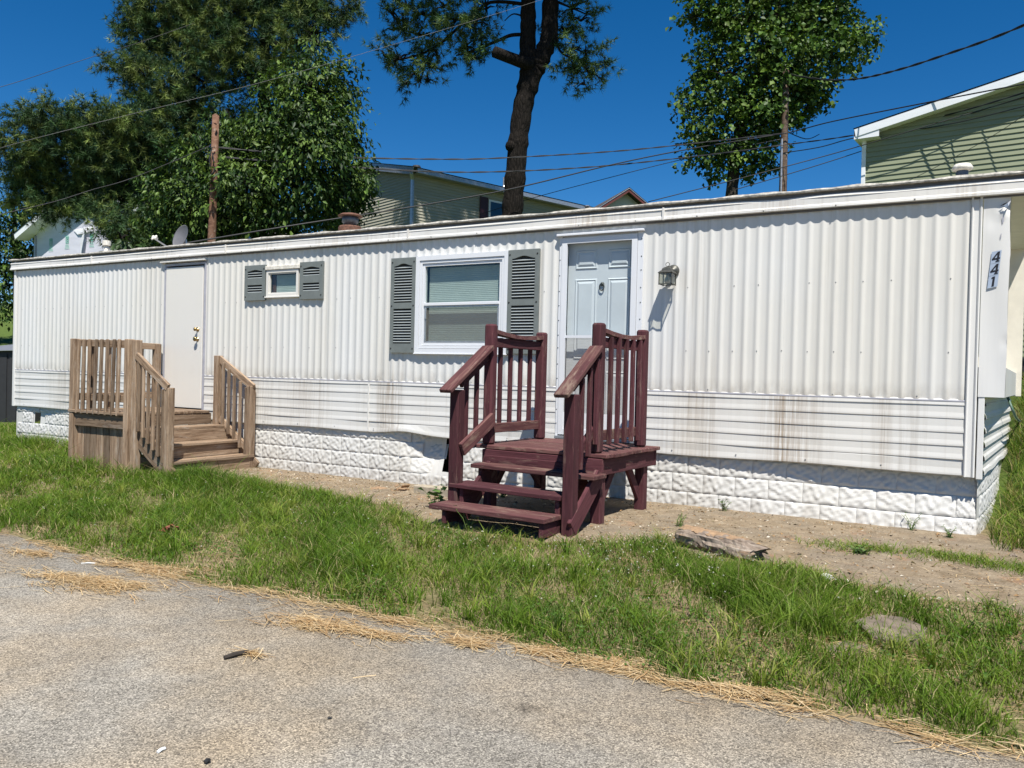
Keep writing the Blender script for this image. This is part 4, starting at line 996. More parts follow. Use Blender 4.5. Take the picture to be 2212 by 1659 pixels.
mb = MB(); mb.tube([at(1689, 300, PD2 - 0.14), at(1687, 415, PD2 - 0.14), at(1685, 560, PD2 - 0.14)], 0.03, 6); mb.obj('conduit', 'galv', p2)
mb = MB(); mb.tube([at(1700, 168, PD2 - 0.12), at(1697, 158, PD2 - 0.13), at(1694, 172, PD2 - 0.12)], 0.03, 6); mb.tube([at(1688, 205, PD2 - 0.12), at(1697, 200, PD2 - 0.14), at(1704, 206, PD2 - 0.1)], 0.03, 6); mb.obj('bracket', 'black', p2)

# ------------------------------------------------------------------ overhead wires: (label, [(px,py,depth)...], radius, twisted)
def smooth_pts(P, n=8):
    out = []
    for i in range(len(P) - 1):
        a, b, c, d = P[max(i - 1, 0)], P[i], P[i + 1], P[min(i + 2, len(P) - 1)]
        for k in range(n):
            t = k / n; out.append(0.5 * ((2 * b) + (c - a) * t + (2 * a - 5 * b + 4 * c - d) * t * t + (3 * b - a - 3 * c + d) * t ** 3))
    return out + [P[-1]]
WIRES = [
 ('upper twisted service cable from the brown pole across the middle pine', [(466, 318, 17.0), (700, 338, 17.6), (960, 344, 18.5), (1110, 340, 19), (1350, 325, 20), (1560, 303, 21), (1694, 288, 21.8)], 0.013, True, 'wire_black'),
 ('lower twisted service cable from the brown pole across the middle pine', [(466, 338, 17.0), (700, 357, 17.4), (985, 372, 18.2), (1260, 362, 19.3), (1500, 338, 20.5), (1694, 313, 21.8), (1850, 291, 20), (2040, 250, 18), (2230, 195, 16)], 0.013, True, 'wire_black'),
 ('thick straight cable climbing from behind the roof to the right', [(390, 527, 15.5), (645, 485, 16), (890, 447, 17), (1105, 408, 18), (1330, 354, 19.5), (1500, 320, 20.7), (1694, 288, 21.8), (1800, 262, 20.5), (2000, 222, 18), (2230, 178, 16)], 0.015, False, 'wire_black'),
 ('thin dark line rising from the middle house corner', [(1040, 462, 26), (1150, 428, 25), (1300, 388, 24), (1480, 343, 23), (1690, 300, 22)], 0.010, False, 'wire_black'),
 ('upper of two thin lines rising towards the green house corner', [(1400, 436, 20), (1600, 385, 19.5), (1800, 332, 19), (1990, 276, 18), (2230, 205, 17)], 0.011, False, 'wire_black'),
 ('lower of two thin lines rising towards the green house corner', [(1580, 412, 20), (1750, 362, 19.5), (1880, 320, 19), (2060, 258, 18), (2230, 203, 16.5)], 0.010, False, 'wire_black'),
 ('heavy sagging cable from the grey pole to the upper right', [(1702, 160, 21.9), (1745, 168, 21), (1800, 173, 20), (1862, 169, 18.8), (1950, 148, 17), (2060, 112, 15.5), (2150, 80, 14.5), (2240, 42, 13.5)], 0.018, True, 'wire_black'),
 ('long thin line crossing the left trees and the open sky', [(-30, 335, 13), (27, 312, 13.2), (290, 245, 14), (549, 182, 14.8), (741, 128, 15.4), (1022, 45, 16.4), (1200, -10, 17)], 0.0036, False, 'wire_grey'),
 ('thin line passing high at the left edge of the sky', [(-30, 197, 20), (60, 170, 20.5), (190, 126, 21), (300, 92, 22), (420, 50, 23)], 0.007, False, 'wire_black'),
 ('thin line drooping left from the brown pole below the pine', [(458, 313, 17.0), (290, 383, 16.5), (199, 410, 16), (112, 437, 15.6), (-30, 470, 15)], 0.007, False, 'wire_black'),
 ('diagonal line crossing the siding of the green house', [(2255, 217, 16), (2150, 290, 17), (2000, 372, 18), (1870, 432, 19)], 0.007, False, 'wire_black'),
 ('cable running up to the left end of the dark green eave', [(1694, 330, 21.8), (1770, 318, 20.5), (1850, 297, 19.2), (1960, 283, 18.5), (2080, 262, 17.5), (2230, 225, 16)], 0.012, False, 'wire_black'),
]
for (lab, pts, r, tw, mt) in WIRES:
    P = smooth_pts([at(*p) for p in pts], 10)
    mb = MB()
    if tw:
        ln_ = 0; ph = 0
        A, B_ = [], []; last = P[0]
        Q = []
        for a, b in zip(P[:-1], P[1:]):
            for k in range(5): Q.append(a.lerp(b, k / 5))
        Q.append(P[-1])
        for q in Q:
            ln_ += (q - last).length; last = q; ang = ln_ * 2 * math.pi / 1.1
            off = Vector((0.3 * math.cos(ang), 0, math.sin(ang))) * r * 0.75
            A.append(q + off); B_.append(q - off)
        mb.tube(A, r * 0.8, 5); mb.tube(B_, r * 0.8, 5)
    else: mb.tube(P, r, 6)
    tag(mb.obj('power_line', mt, None, True), lab, 'power line', 'overhead wires')

# ------------------------------------------------------------------ houses behind
def vp_dir(vx, vy):      # horizontal world direction of a vanishing point in the picture
    d = Vector(ray(vx, vy)); d.z = 0; return d.normalized()
Zup = Vector((0, 0, 1))
def lap_wall(parent, o, d, n_out, profile_top, zb, course, mat, wmax, name='siding_course'):
    """lap siding as single courses: o start, d along, profile_top(s)=wall top height at distance s"""
    z = zb; k = 0
    while True:
        # extent where wall top is above z+course
        S = np.linspace(0, wmax, 60); ok = [s for s in S if profile_top(s) > z + 0.02]
        if not ok: break
        s0, s1 = min(ok), max(ok); zt = z + course + 0.012
        zt0 = min(zt, max(z + 0.02, profile_top(s0))); zt1 = min(zt, max(z + 0.02, profile_top(s1)))
        a, b = o + d * s0, o + d * s1
        v = [a + n_out * 0.030 + Zup * z, b + n_out * 0.030 + Zup * z, b + n_out * 0.004 + Zup * zt, a + n_out * 0.004 + Zup * zt, a + Zup * z, b + Zup * z]
        mobj(name, v, [(0, 1, 2, 3), (0, 4, 5, 1)], mat, parent); z += course; k += 1
        if k > 90: break
def quadp(name, pts, mat, parent): return mobj(name, pts, [tuple(range(len(pts)))], mat, parent)
def beam(name, a, b, w, h, mat, parent, side): return board(name, a, b, w, h, mat, parent, side, 0.004)

# green house at the right: gable end, rake rising to the right
gd = (Vector(ray(1106 - (-2366) * 0, 830))); gdir = -vp_dir(-1260, 800)      # along the wall to the right
gc = at(1868, 397, 19.0); gc0 = Vector((gc.x, gc.y, 0))
gn = Vector((gdir.y, -gdir.x, 0))                 # towards the viewer
eave_z = at(1868, 288, 19.0).z
gh = thing('house', (gc.x, gc.y, 1.2), 'olive green vinyl sided house with white rake board behind the right end', 'house')
rk = 0.20
def g_top(s): return eave_z + rk * s if s < 4.5 else eave_z + rk * (9.0 - s)
lap_wall(gh, gc0, gdir, gn, g_top, 1.9, 0.118, 'vinyl_green', 9.0)
def ext(o, d, s, z, n=Vector(), k=0): return o + d * s + n * k + Zup * z
quadp('wall', [ext(gc0, gdir, 0, 0), ext(gc0, gdir, 9, 0), ext(gc0, gdir, 9, eave_z), ext(gc0, gdir, 4.5, eave_z + rk * 4.5), ext(gc0, gdir, 0, eave_z)], 'vinyl_green', gh)
quadp('wall', [ext(gc0, gdir, 0, 0), ext(gc0, gdir, 0, eave_z), ext(gc0, gdir, 0, eave_z, gn, -10), ext(gc0, gdir, 0, 0, gn, -10)], 'vinyl_green', gh)
beam('corner_board', ext(gc0, gdir, -0.03, 0.5, gn, 0.02), ext(gc0, gdir, -0.03, eave_z, gn, 0.02), 0.09, 0.09, 'white_board', gh, gdir)
ov = 0.32
beam('rake_board', ext(gc0, gdir, -0.18, eave_z - 0.02 - rk * 0.18, gn, ov), ext(gc0, gdir, 4.5, eave_z + rk * 4.5 - 0.02, gn, ov), 0.19, 0.03, 'white_board', gh, Zup)
beam('rake_board', ext(gc0, gdir, 9.18, eave_z - 0.02 - rk * 0.18, gn, ov), ext(gc0, gdir, 4.5, eave_z + rk * 4.5 - 0.02, gn, ov), 0.19, 0.03, 'white_board', gh, Zup)
quadp('soffit', [ext(gc0, gdir, -0.18, eave_z - 0.09 - rk * 0.18, gn, ov), ext(gc0, gdir, 4.5, eave_z + rk * 4.5 - 0.09, gn, ov), ext(gc0, gdir, 4.5, eave_z + rk * 4.5 - 0.09, gn, 0.0), ext(gc0, gdir, -0.18, eave_z - 0.09 - rk * 0.18, gn, 0.0)], 'white_board', gh)
for sgn, s0 in ((1, -0.22), (-1, 9.22)):
    a0 = eave_z - rk * 0.22
    quadp('roof', [ext(gc0, gdir, s0, a0 + 0.10, gn, ov + 0.03), ext(gc0, gdir, 4.5, eave_z + rk * 4.5 + 0.10, gn, ov + 0.03), ext(gc0, gdir, 4.5, eave_z + rk * 4.5 + 0.10, gn, -10), ext(gc0, gdir, s0, a0 + 0.10, gn, -10)], 'shingle', gh)
quadp('eave_return', [ext(gc0, gdir, -0.2, eave_z - 0.20, gn, ov), ext(gc0, gdir, 0.35, eave_z - 0.20, gn, ov), ext(gc0, gdir, 0.35, eave_z + 0.02, gn, ov), ext(gc0, gdir, -0.2, eave_z - 0.14, gn, ov)], 'white_board', gh)
quadp('fascia', [ext(gc0, gdir, -0.2, eave_z - 0.20, gn, ov), ext(gc0, gdir, -0.2, eave_z - 0.0, gn, ov), ext(gc0, gdir, -0.2, eave_z - 0.0, gn, -10), ext(gc0, gdir, -0.2, eave_z - 0.20, gn, -10)], 'white_board', gh)
quadp('soffit', [ext(gc0, gdir, -0.2, eave_z - 0.20, gn, ov), ext(gc0, gdir, -0.2, eave_z - 0.20, gn, -10), ext(gc0, gdir, 0.02, eave_z - 0.20, gn, -10), ext(gc0, gdir, 0.35, eave_z - 0.20, gn, ov)], 'white_board', gh)

# beige house in the middle: gable to the left, long eave to the right
BD = 25.5
bl = vp_dir(-390, 790); br = vp_dir(3090, 850)
bc = at(893, 376, BD); bc0 = Vector((bc.x, bc.y, 0)); bez = bc.z
bh = thing('house', (bc.x, bc.y, 2), 'beige vinyl sided house with grey downspout at its corner, behind the trees', 'house')
nl = Vector((bl.y, -bl.x, 0)); nl = nl if nl.dot(Vector(CAM) - bc) > 0 else -nl
nr = Vector((br.y, -br.x, 0)); nr = nr if nr.dot(Vector(CAM) - bc) > 0 else -nr
GW = 5.9; brk = 0.23
def b_top(s): return bez + brk * s if s < GW / 2 else bez + brk * (GW - s)
lap_wall(bh, bc0, bl, nl, b_top, bez - 3.0, 0.098, 'vinyl_beige', GW)
lap_wall(bh, bc0, br, nr, lambda s: bez, bez - 3.0, 0.098, 'vinyl_beige', 10.8)
quadp('wall', [ext(bc0, bl, 0, 0), ext(bc0, bl, GW, 0), ext(bc0, bl, GW, bez), ext(bc0, bl, GW / 2, bez + brk * GW / 2), ext(bc0, bl, 0, bez)], 'vinyl_beige', bh)
quadp('wall', [ext(bc0, br, 0, 0), ext(bc0, br, 10.8, 0), ext(bc0, br, 10.8, bez), ext(bc0, br, 0, bez)], 'vinyl_beige', bh)
mb = MB(); dn = (nl + nr).normalized(); mb.tube([bc0 + dn * 0.34 + Zup * (bez - 0.02), bc0 + dn * 0.14 + Zup * (bez - 0.22), bc0 + dn * 0.12 + Zup * (bez - 3)], 0.065, 6); mb.obj('downspout', 'galv', bh)
e0, e1 = ext(bc0, br, -0.1, bez + 0.03, nr, 0.35), ext(bc0, br, 10.8, bez + 0.03, nr, 0.35)
beam('gutter', e0, e1, 0.14, 0.11, 'galv', bh, Zup)
beam('rake_board', ext(bc0, bl, -0.35, bez - brk * 0.35 + 0.08, nl, 0.25), ext(bc0, bl, GW / 2, bez + brk * GW / 2 + 0.08, nl, 0.25), 0.24, 0.03, 'galv', bh, Zup)
beam('rake_board', ext(bc0, bl, GW + 0.35, bez - brk * 0.35 + 0.08, nl, 0.25), ext(bc0, bl, GW / 2, bez + brk * GW / 2 + 0.08, nl, 0.25), 0.24, 0.03, 'galv', bh, Zup)
beam('corner_board', ext(bc0, bl, GW, 0, nl, 0.03), ext(bc0, bl, GW, bez, nl, 0.03), 0.12, 0.06, 'white_board', bh, bl)
rd = ext(bc0, bl, GW / 2, bez + brk * GW / 2 + 0.22, nl, 0.3)
quadp('roof', [ext(bc0, bl, -0.42, bez - brk * 0.42 + 0.22, nl, 0.3), ext(bc0, bl, -0.42, bez - brk * 0.42 + 0.22, nl, 0.3) + br * 11.1, rd + br * 11.1, rd], 'shingle', bh)
quadp('roof', [ext(bc0, bl, GW + 0.42, bez - brk * 0.42 + 0.22, nl, 0.3), ext(bc0, bl, GW + 0.42, bez - brk * 0.42 + 0.22, nl, 0.3) + br * 11.1, rd + br * 11.1, rd], 'shingle', bh)
quadp('soffit', [ext(bc0, br, 0, bez - 0.01), ext(bc0, br, 10.8, bez - 0.01), ext(bc0, br, 10.8, bez - 0.01, nr, 0.36), ext(bc0, br, -0.1, bez - 0.01, nr, 0.36)], 'galv', bh)
sl = lambda s, t: ext(bc0, bl, -0.42 + t, bez - brk * 0.42 + 0.22 + brk * t, nl, 0.3) + br * s
mb = MB(); mb.lathe([(0.16, 0), (0.16, 0.10), (0.12, 0.16), (0.002, 0.17)], sl(1.2, 1.6), 12); mb.obj('roof_vent', 'black', bh)
mb = MB(); mb.lathe([(0.13, -0.05), (0.05, 0.10), (0.045, 0.12), (0.045, 0.40), (0.002, 0.40)], sl(4.5, 0.9), 10); mb.obj('vent_pipe', 'galv', bh)
ws = 3.1
for k in range(1):
    w0 = ext(bc0, br, ws, bez - 1.34, nr, 0.045)
    wv = quadp('window', [w0, w0 + br * 1.3, w0 + br * 1.07 + Zup * 1.03, w0 + Zup * 1.03], 'white_board', bh)
    p0 = w0 + nr * 0.02 + br * 0.07 + Zup * 0.07; quadp('pane', [p0, p0 + br * 0.93, p0 + br * 0.93 + Zup * 0.89, p0 + Zup * 0.89], 'glass_far', wv)
    s0 = w0 - br * 0.05; board('shutter', s0 - br * 0.18 + nr * 0.02, s0 - br * 0.18 + nr * 0.02 + Zup * 1.07, 0.35, 0.03, 'maroon_shutter', bh, br)
    s0 = w0 + br * 1.12; board('shutter', s0 + br * 0.18 + nr * 0.02, s0 + br * 0.18 + nr * 0.02 + Zup * 1.07, 0.35, 0.03, 'maroon_shutter', bh, br)

# far gable with red trim
rD = 40.0
pk = at(1352, 412, rD); dl = at(1292, 452, rD); dr = at(1420, 438, rD + 0.8)
rh = thing('house', (pk.x, pk.y, 2), 'small cream gable with dark red trim peeking over the roof line', 'house')
rx = (dr - dl); rx.z = 0; rx.normalize(); rn = Vector((rx.y, -rx.x, 0))
hl = (Vector((pk.x, pk.y, 0)) - Vector((dl.x, dl.y, 0))).length + 0.7; dz = (pk.z - dl.z) * hl / (hl - 0.7)
pc = Vector((pk.x, pk.y, 0)); ez = pk.z - dz
quadp('wall', [pc - rx * hl * 0.88, pc + rx * hl * 0.88, pc + rx * hl * 0.88 + Zup * (ez + 0.0), pc + Zup * (pk.z - 0.12), pc - rx * hl * 0.88 + Zup * (ez + 0.0)], 'vinyl_cream', rh)
quadp('wall', [pc + rx * hl * 0.88, pc + rx * hl * 0.88 - rn * 9, pc + rx * hl * 0.88 - rn * 9 + Zup * ez, pc + rx * hl * 0.88 + Zup * ez], 'vinyl_cream', rh)
for sg in (-1, 1):
    beam('rake_board', pc + rx * sg * hl * 1.02 + Zup * (ez - 0.06) + rn * 0.4, pc + Zup * (pk.z - 0.06) + rn * 0.4, 0.15, 0.04, 'red_trim', rh, Zup)
    beam('drip_edge', pc + rx * sg * hl * 1.03 + Zup * (ez + 0.03) + rn * 0.43, pc + Zup * (pk.z + 0.03) + rn * 0.43, 0.035, 0.04, 'galv', rh, Zup)
    quadp('roof', [pc + rx * sg * hl * 1.06 + Zup * (ez - 0.04 + 0.06) + rn * 0.46, pc + Zup * (pk.z + 0.08) + rn * 0.46, pc + Zup * (pk.z + 0.08) - rn * 9, pc + rx * sg * hl * 1.06 + Zup * (ez + 0.02) - rn * 9], 'shingle', rh)

# house in building wrap at the left
wD = 33.0
wc = at(78, 510, wD); wc0 = Vector((wc.x, wc.y, 0))
wdir = -vp_dir(-1926, 760); wn_ = Vector((wdir.y, -wdir.x, 0))
wh = thing('house', (wc.x, wc.y, 2), 'house wrapped in grey white building paper with green prints, left behind the pine', 'house')
wr = 0.42; wez = at(78, 505, wD).z; WW = 8.0
quadp('wall', [ext(wc0, wdir, 0, 0), ext(wc0, wdir, WW, 0), ext(wc0, wdir, WW, wez), ext(wc0, wdir, WW / 2, wez + wr * WW / 2), ext(wc0, wdir, 0, wez)], 'house_wrap', wh)
quadp('wall', [ext(wc0, wdir, 0, 0), ext(wc0, wdir, 0, wez), ext(wc0, wdir, 0, wez, wn_, -8), ext(wc0, wdir, 0, 0, wn_, -8)], 'house_wrap', wh)
for s0 in (-0.55, WW + 0.55):
    beam('rake_board', ext(wc0, wdir, s0, wez - wr * 0.55 + 0.06, wn_, 0.55), ext(wc0, wdir, WW / 2, wez + wr * WW / 2 + 0.06, wn_, 0.55), 0.24, 0.04, 'white_board', wh, Zup)
    quadp('roof', [ext(wc0, wdir, s0 * 1.05, wez - wr * 0.58 + 0.2, wn_, 0.6), ext(wc0, wdir, WW / 2, wez + wr * WW / 2 + 0.2, wn_, 0.6), ext(wc0, wdir, WW / 2, wez + wr * WW / 2 + 0.2, wn_, -8), ext(wc0, wdir, s0 * 1.05, wez - wr * 0.58 + 0.2, wn_, -8)], 'shingle', wh)
quadp('soffit', [ext(wc0, wdir, -0.55, wez - wr * 0.55 - 0.05, wn_, 0.55), ext(wc0, wdir, WW / 2, wez + wr * WW / 2 - 0.05, wn_, 0.55), ext(wc0, wdir, WW / 2, wez + wr * WW / 2 - 0.05, wn_, 0.0), ext(wc0, wdir, -0.55, wez - wr * 0.55 - 0.05, wn_, 0.0)], 'white_board', wh)
beam('corner_board', ext(wc0, wdir, 0.0, 0, wn_, 0.03), ext(wc0, wdir, 0.0, wez - 0.1, wn_, 0.03), 0.10, 0.06, 'galv', wh, wdir)
def wall_hit(px, py):
    r = Vector(ray(px, py)); o = Vector(CAM); t = (wc0 - o).dot(wn_) / r.dot(wn_); return o + r * t
for (px, py) in ((111, 523), (146, 517), (199, 513)):
    c = wall_hit(px, py) + wn_ * 0.02; mb = MB()
    def rect(x0, x1, z0, z1): mb.add([c + wdir * x0 + Zup * z0, c + wdir * x1 + Zup * z0, c + wdir * x1 + Zup * z1, c + wdir * x0 + Zup * z1], [(0, 1, 2, 3)])
    rect(-0.10, -0.07, -0.14, 0.14); rect(0.07, 0.10, -0.14, 0.14); rect(-0.07, 0.07, 0.11, 0.14); rect(-0.07, 0.07, -0.14, -0.11); rect(-0.045, 0.045, 0.02, 0.075); rect(-0.045, 0.045, -0.06, -0.02)
    for k in range(4): rect(-0.10 - 0.018 * k, 0.10 + 0.018 * k, -0.20 - 0.055 * k, -0.18 - 0.055 * k)
    mb.obj('print', 'wrap_print', wh)
a, b = wall_hit(187, 490), wall_hit(183, 560)
mobj('loose_wrap', [a + wn_ * 0.03, wall_hit(192, 500) + wn_ * 0.15, wall_hit(186, 560) + wn_ * 0.25, wall_hit(176, 556) + wn_ * 0.05, wall_hit(180, 520) + wn_ * 0.12], [(0, 1, 4), (1, 2, 3, 4)], 'wrap_white', wh)
mobj('loose_wrap', [wall_hit(160, 497) + wn_ * 0.03, wall_hit(205, 488) + wn_ * 0.06, wall_hit(206, 500) + wn_ * 0.10, wall_hit(170, 507) + wn_ * 0.05], [(0, 1, 2, 3)], 'wrap_white', wh)

# dark shed beyond the left end, low building behind it
s0 = at(-70, 880, 17.5); sh = thing('garden_shed', (s0.x, s0.y, float(terrain(s0.x, s0.y))), 'dark shed with grey lid-like roof at the far left edge', 'shed')
def sp(px, py, d=17.5): return at(px, py, d)
gz = float(terrain(s0.x, s0.y)) - 0.3
def dropz(p): return Vector((p.x, p.y, gz))
A_, B_ = sp(-110, 760), sp(40, 757); A2, B2 = A_ + Vector((0, 2.2, 0.36)), B_ + Vector((0, 2.2, 0.36))
quadp('wall', [dropz(A_), dropz(B_), B_, A_], 'shed_black', sh); quadp('wall', [dropz(B_), dropz(B2), B2, B_], 'shed_black', sh)
quadp('roof', [A_ + Vector((0, -0.08, 0)), B_ + Vector((0.08, -0.08, 0)), B2, A2], 'shed_grey', sh)
for k in range(7):
    a = A_.lerp(B_, k / 7 + 0.03); b = A_.lerp(B_, (k + 1) / 7 - 0.01)
    quadp('plank', [dropz(a) + Vector((0, -0.02, 0)), dropz(b) + Vector((0, -0.02, 0)), b + Vector((0, -0.02, -0.08)), a + Vector((0, -0.02, -0.08))], 'shed_black', sh)
beam('roof_edge', A2 + Vector((0, -0.05, 0.02)), B2 + Vector((0, -0.05, 0.02)), 0.05, 0.05, 'white_board', sh, Zup)
s1 = at(-30, 700, 60); fh = thing('house', (s1.x, s1.y, 2), 'far low grey roof showing at the left edge below the trees', 'house')
quadp('wall', [at(-120, 690, 60), at(17, 690, 60), at(17, 672, 60), at(-120, 672, 60)], 'vinyl_cream', fh)
quadp('roof', [at(-125, 674, 59.6), at(22, 673, 59.6), at(18, 662, 62), at(-120, 662, 62)], 'shed_grey', fh)

# ------------------------------------------------------------------ small things on the ground
def gz_(x, y): return float(terrain(x, y))
lg0, lg1 = on_ground(1462, 1180), on_ground(1632, 1216)
mid = (lg0 + lg1) / 2; dd = (lg1 - lg0); dd.z = 0; L = dd.length; dd.normalize(); sd_ = Vector((-dd.y, dd.x, 0))
log = thing('rotten_log', (mid.x, mid.y, gz_(mid.x, mid.y)), 'rotten grey chunk of log with flaking bark lying at the edge of the dirt', 'log')
v = []; f = []; n, m = 26, 18
for i in range(n + 1):
    t = i / n; c = lg0 + dd * (L * t) + sd_ * 0.075; zc = gz_(c.x, c.y) + 0.062 - 0.02 * t
    taper = (0.9 if t < 0.85 else 0.9 - 1.6 * (t - 0.85)) * (0.88 + 0.12 * min(1, t * 10))
    for k in range(m):
        a = 2 * math.pi * k / m
        rr = 0.098 * taper * (1 + 0.10 * math.sin(a * 3 + t * 4) + 0.07 * math.sin(a * 7 + t * 9) + 0.06 * math.sin(t * 31 + a * 2) + random.uniform(-.05, .05))
        end = (0.05 * random.uniform(-1, 1) * (t > 0.9)) + (0.02 * random.uniform(-1, 1) * (t < 0.05))
        v.append(c + dd * end + sd_ * rr * 1.2 * math.cos(a) + Zup * (zc - c.z + rr * 0.80 * math.sin(a)))
for i in range(n):
    for k in range(m): f.append((i * m + k, i * m + (k + 1) % m, (i + 1) * m + (k + 1) % m, (i + 1) * m + k))
f += [tuple(range(m)), tuple(n * m + k for k in range(m))[::-1]]
lm = Matrix.Identity(4)
for i in range(3): lm[i][0] = dd[i]; lm[i][1] = sd_[i]; lm[i][2] = Zup[i]; lm[i][3] = mid[i]
inv = lm.inverted(); mobj('wood', [inv @ p for p in v], f, 'wood_rotten', log, False, lm)
v = []; f = []; n, m = 16, 6
for i in range(n + 1):
    t = i / n * 0.80; c = lg0 + dd * (L * t) + sd_ * 0.095
    for k in range(m + 1):
        w = (k / m - 0.5) * 0.17 * (1 - 0.5 * max(0, t - 0.5)) + 0.012 * math.sin(i * 2.1 + k)
        z = gz_(c.x, c.y) + 0.138 - 0.02 * t - 2.3 * (w - 0.0) ** 2 + random.uniform(-.004, .004)
        v.append(c + sd_ * w + Zup * (z - c.z))
for i in range(n):
    for k in range(m): f.append((i * (m + 1) + k, i * (m + 1) + k + 1, (i + 1) * (m + 1) + k + 1, (i + 1) * (m + 1) + k))
mobj('bark', v, f, 'bark_chip', log)
def rock(name, c, r, mat, label, cat, sq=0.6, seed=0):
    rr = np.random.default_rng(seed); v = []; f = []; n, m = 10, 7
    for j in range(m + 1):
        th = math.pi * j / m
        for i in range(n):
            a = 2 * math.pi * i / n; k = r * (1 + 0.18 * math.sin(3 * a + seed) + rr.uniform(-.15, .15) * (0 < j < m))
            v.append((c.x + k * math.sin(th) * math.cos(a), c.y + k * math.sin(th) * math.sin(a) * 0.8, c.z + k * sq * math.cos(th)))
    for j in range(m):
        for i in range(n): f.append((j * n + i, (j + 1) * n + i, (j + 1) * n + (i + 1) % n, j * n + (i + 1) % n))
    return tag(mobj(name, v, f, mat), label, cat)
c = on_ground(1786, 1252); rock('stone', c + Vector((0, 0, 0.012)), 0.048, 'stone_pale', 'small pale white stone where dirt meets the lawn', 'stone', 0.55, 3)
c = on_ground(2190, 1207); rock('stone', c + Vector((0, 0, 0.015)), 0.03, 'flagstone', 'small dark stone at the right edge of the dirt', 'stone', 0.7, 5)
c = on_ground(604, 1024); rock('stone', c + Vector((0, 0, 0.012)), 0.045, 'flagstone', 'flat grey pebble on dirt right of the brown porch', 'stone', 0.5, 6)
# flat stone sunk into the lawn
fs = [on_ground(*p) for p in ((1845, 1352), (1895, 1338), (1955, 1345), (2002, 1368), (1990, 1392), (1940, 1400), (1885, 1388))]
vv = [p + Zup * 0.030 for p in fs] + [p + Zup * -0.05 for p in fs]; k = len(fs)
tag(mobj('flat_stone', vv, [tuple(range(k))[::-1]] + [(i, (i + 1) % k, k + (i + 1) % k, k + i) for i in range(k)], 'flagstone'), 'flat brown grey stepping stone sunk into the lawn', 'stone')
fs = [on_ground(*p) for p in ((1782, 1405), (1830, 1392), (1875, 1402), (1850, 1425), (1800, 1428))]
vv = [p + Zup * 0.022 for p in fs] + [p + Zup * -0.05 for p in fs]; k = len(fs)
tag(mobj('flat_stone', vv, [tuple(range(k))[::-1]] + [(i, (i + 1) % k, k + (i + 1) % k, k + i) for i in range(k)], 'flagstone'), 'smaller slab half hidden in grass beside the stepping stone', 'stone')
# cut timber beside the maroon steps
a, b = on_ground(893, 1068), on_ground(990, 1080)
o = board('timber_block', a + Vector((0.02, 0.06, 0.05)), b + Vector((0.05, 0.06, 0.05)), 0.10, 0.14, 'timber_pale', None, Zup, 0.008)
tag(o, 'pale short timber block lying left of the maroon steps', 'timber')
# bark flakes on the dirt
c = on_ground(814, 1058); d = 0.115
vv = [c + Vector(p) for p in ((-d, 0.0, 0.012), (-d * 0.3, 0.08, 0.03), (d * 0.9, 0.07, 0.022), (d * 0.7, -0.06, 0.014), (0, -0.085, 0.02), (-d * 0.8, -0.07, 0.010), (0, 0, 0.034))]
tag(mobj('bark_flake', vv + [p - Zup * 0.014 for p in vv[:6]], [(i, (i + 1) % 6, 6) for i in range(6)] + [(i, 7 + i, 7 + (i + 1) % 6, (i + 1) % 6) for i in range(6)], 'bark_chip'), 'flat tan bark flake on dirt below the skirting', 'bark')
c = on_ground(872, 1062); mb = MB()
for k in range(7):
    q = Matrix.Rotation(random.uniform(0, 6.28), 3, 'Z') @ Matrix.Rotation(random.uniform(-0.9, 0.9), 3, 'X')
    p = c + Vector((random.uniform(-.08, .08), random.uniform(-.05, .05), 0.03 + 0.012 * k * random.random()))
    mb.cbox(p, (random.uniform(.03, .06), random.uniform(.02, .035), 0.006), 0.003, q)
tag(mb.obj('bark_flake', 'bark_chip'), 'curled heap of bark pieces beside the timber block', 'bark')
# stick and litter on the road
a, b = on_ground(484, 1426), on_ground(550, 1410)
mb = MB(); mb.tube([a + Zup * 0.012, a.lerp(b, 0.4) + Zup * 0.016, a.lerp(b, 0.75) + Zup * 0.013, b + Zup * 0.010], [0.010, 0.012, 0.010, 0.006], 7)
tag(mb.obj('stick', 'stick_dark'), 'dark broken stick lying on the asphalt', 'stick')
for (px, py, px2, py2, lab, mt, r) in ((340, 1629, 356, 1620, 'white plastic sliver on the asphalt near the bottom left', 'white_litter', 0.006), (176, 1219, 206, 1219, 'pale stick on the road edge among straw at left', 'stone_pale', 0.006), (442, 1652, 452, 1648, 'black pebble-like scrap at the bottom of the road', 'black', 0.008), (708, 1555, 716, 1554, 'tiny black scrap in the middle of the road', 'black', 0.005), (762, 1466, 812, 1460, 'thin pale straw stem alone on the road', 'straw_stem', 0.0025)):
    a, b = on_ground(px, py), on_ground(px2, py2); mb = MB(); mb.tube([a + Zup * r, (a + b) / 2 + Zup * r * 1.6, b + Zup * r], r, 6); tag(mb.obj('litter', mt), lab, 'litter')
c = on_ground(363, 1160); mb = MB()
for k in range(9): mb.cbox(c + Vector((random.uniform(-.10, .10), random.uniform(-.05, .05), random.uniform(0.04, .09))), (random.uniform(.006, .024), random.uniform(.006, .014), 0.004), 0.002, Matrix.Rotation(random.uniform(0, 6), 3, 'Z') @ Matrix.Rotation(random.uniform(-1, 1), 3, 'Y'))
tag(mb.obj('litter', 'red_litter'), 'crumpled red scrap caught in the grass at the left', 'litter')
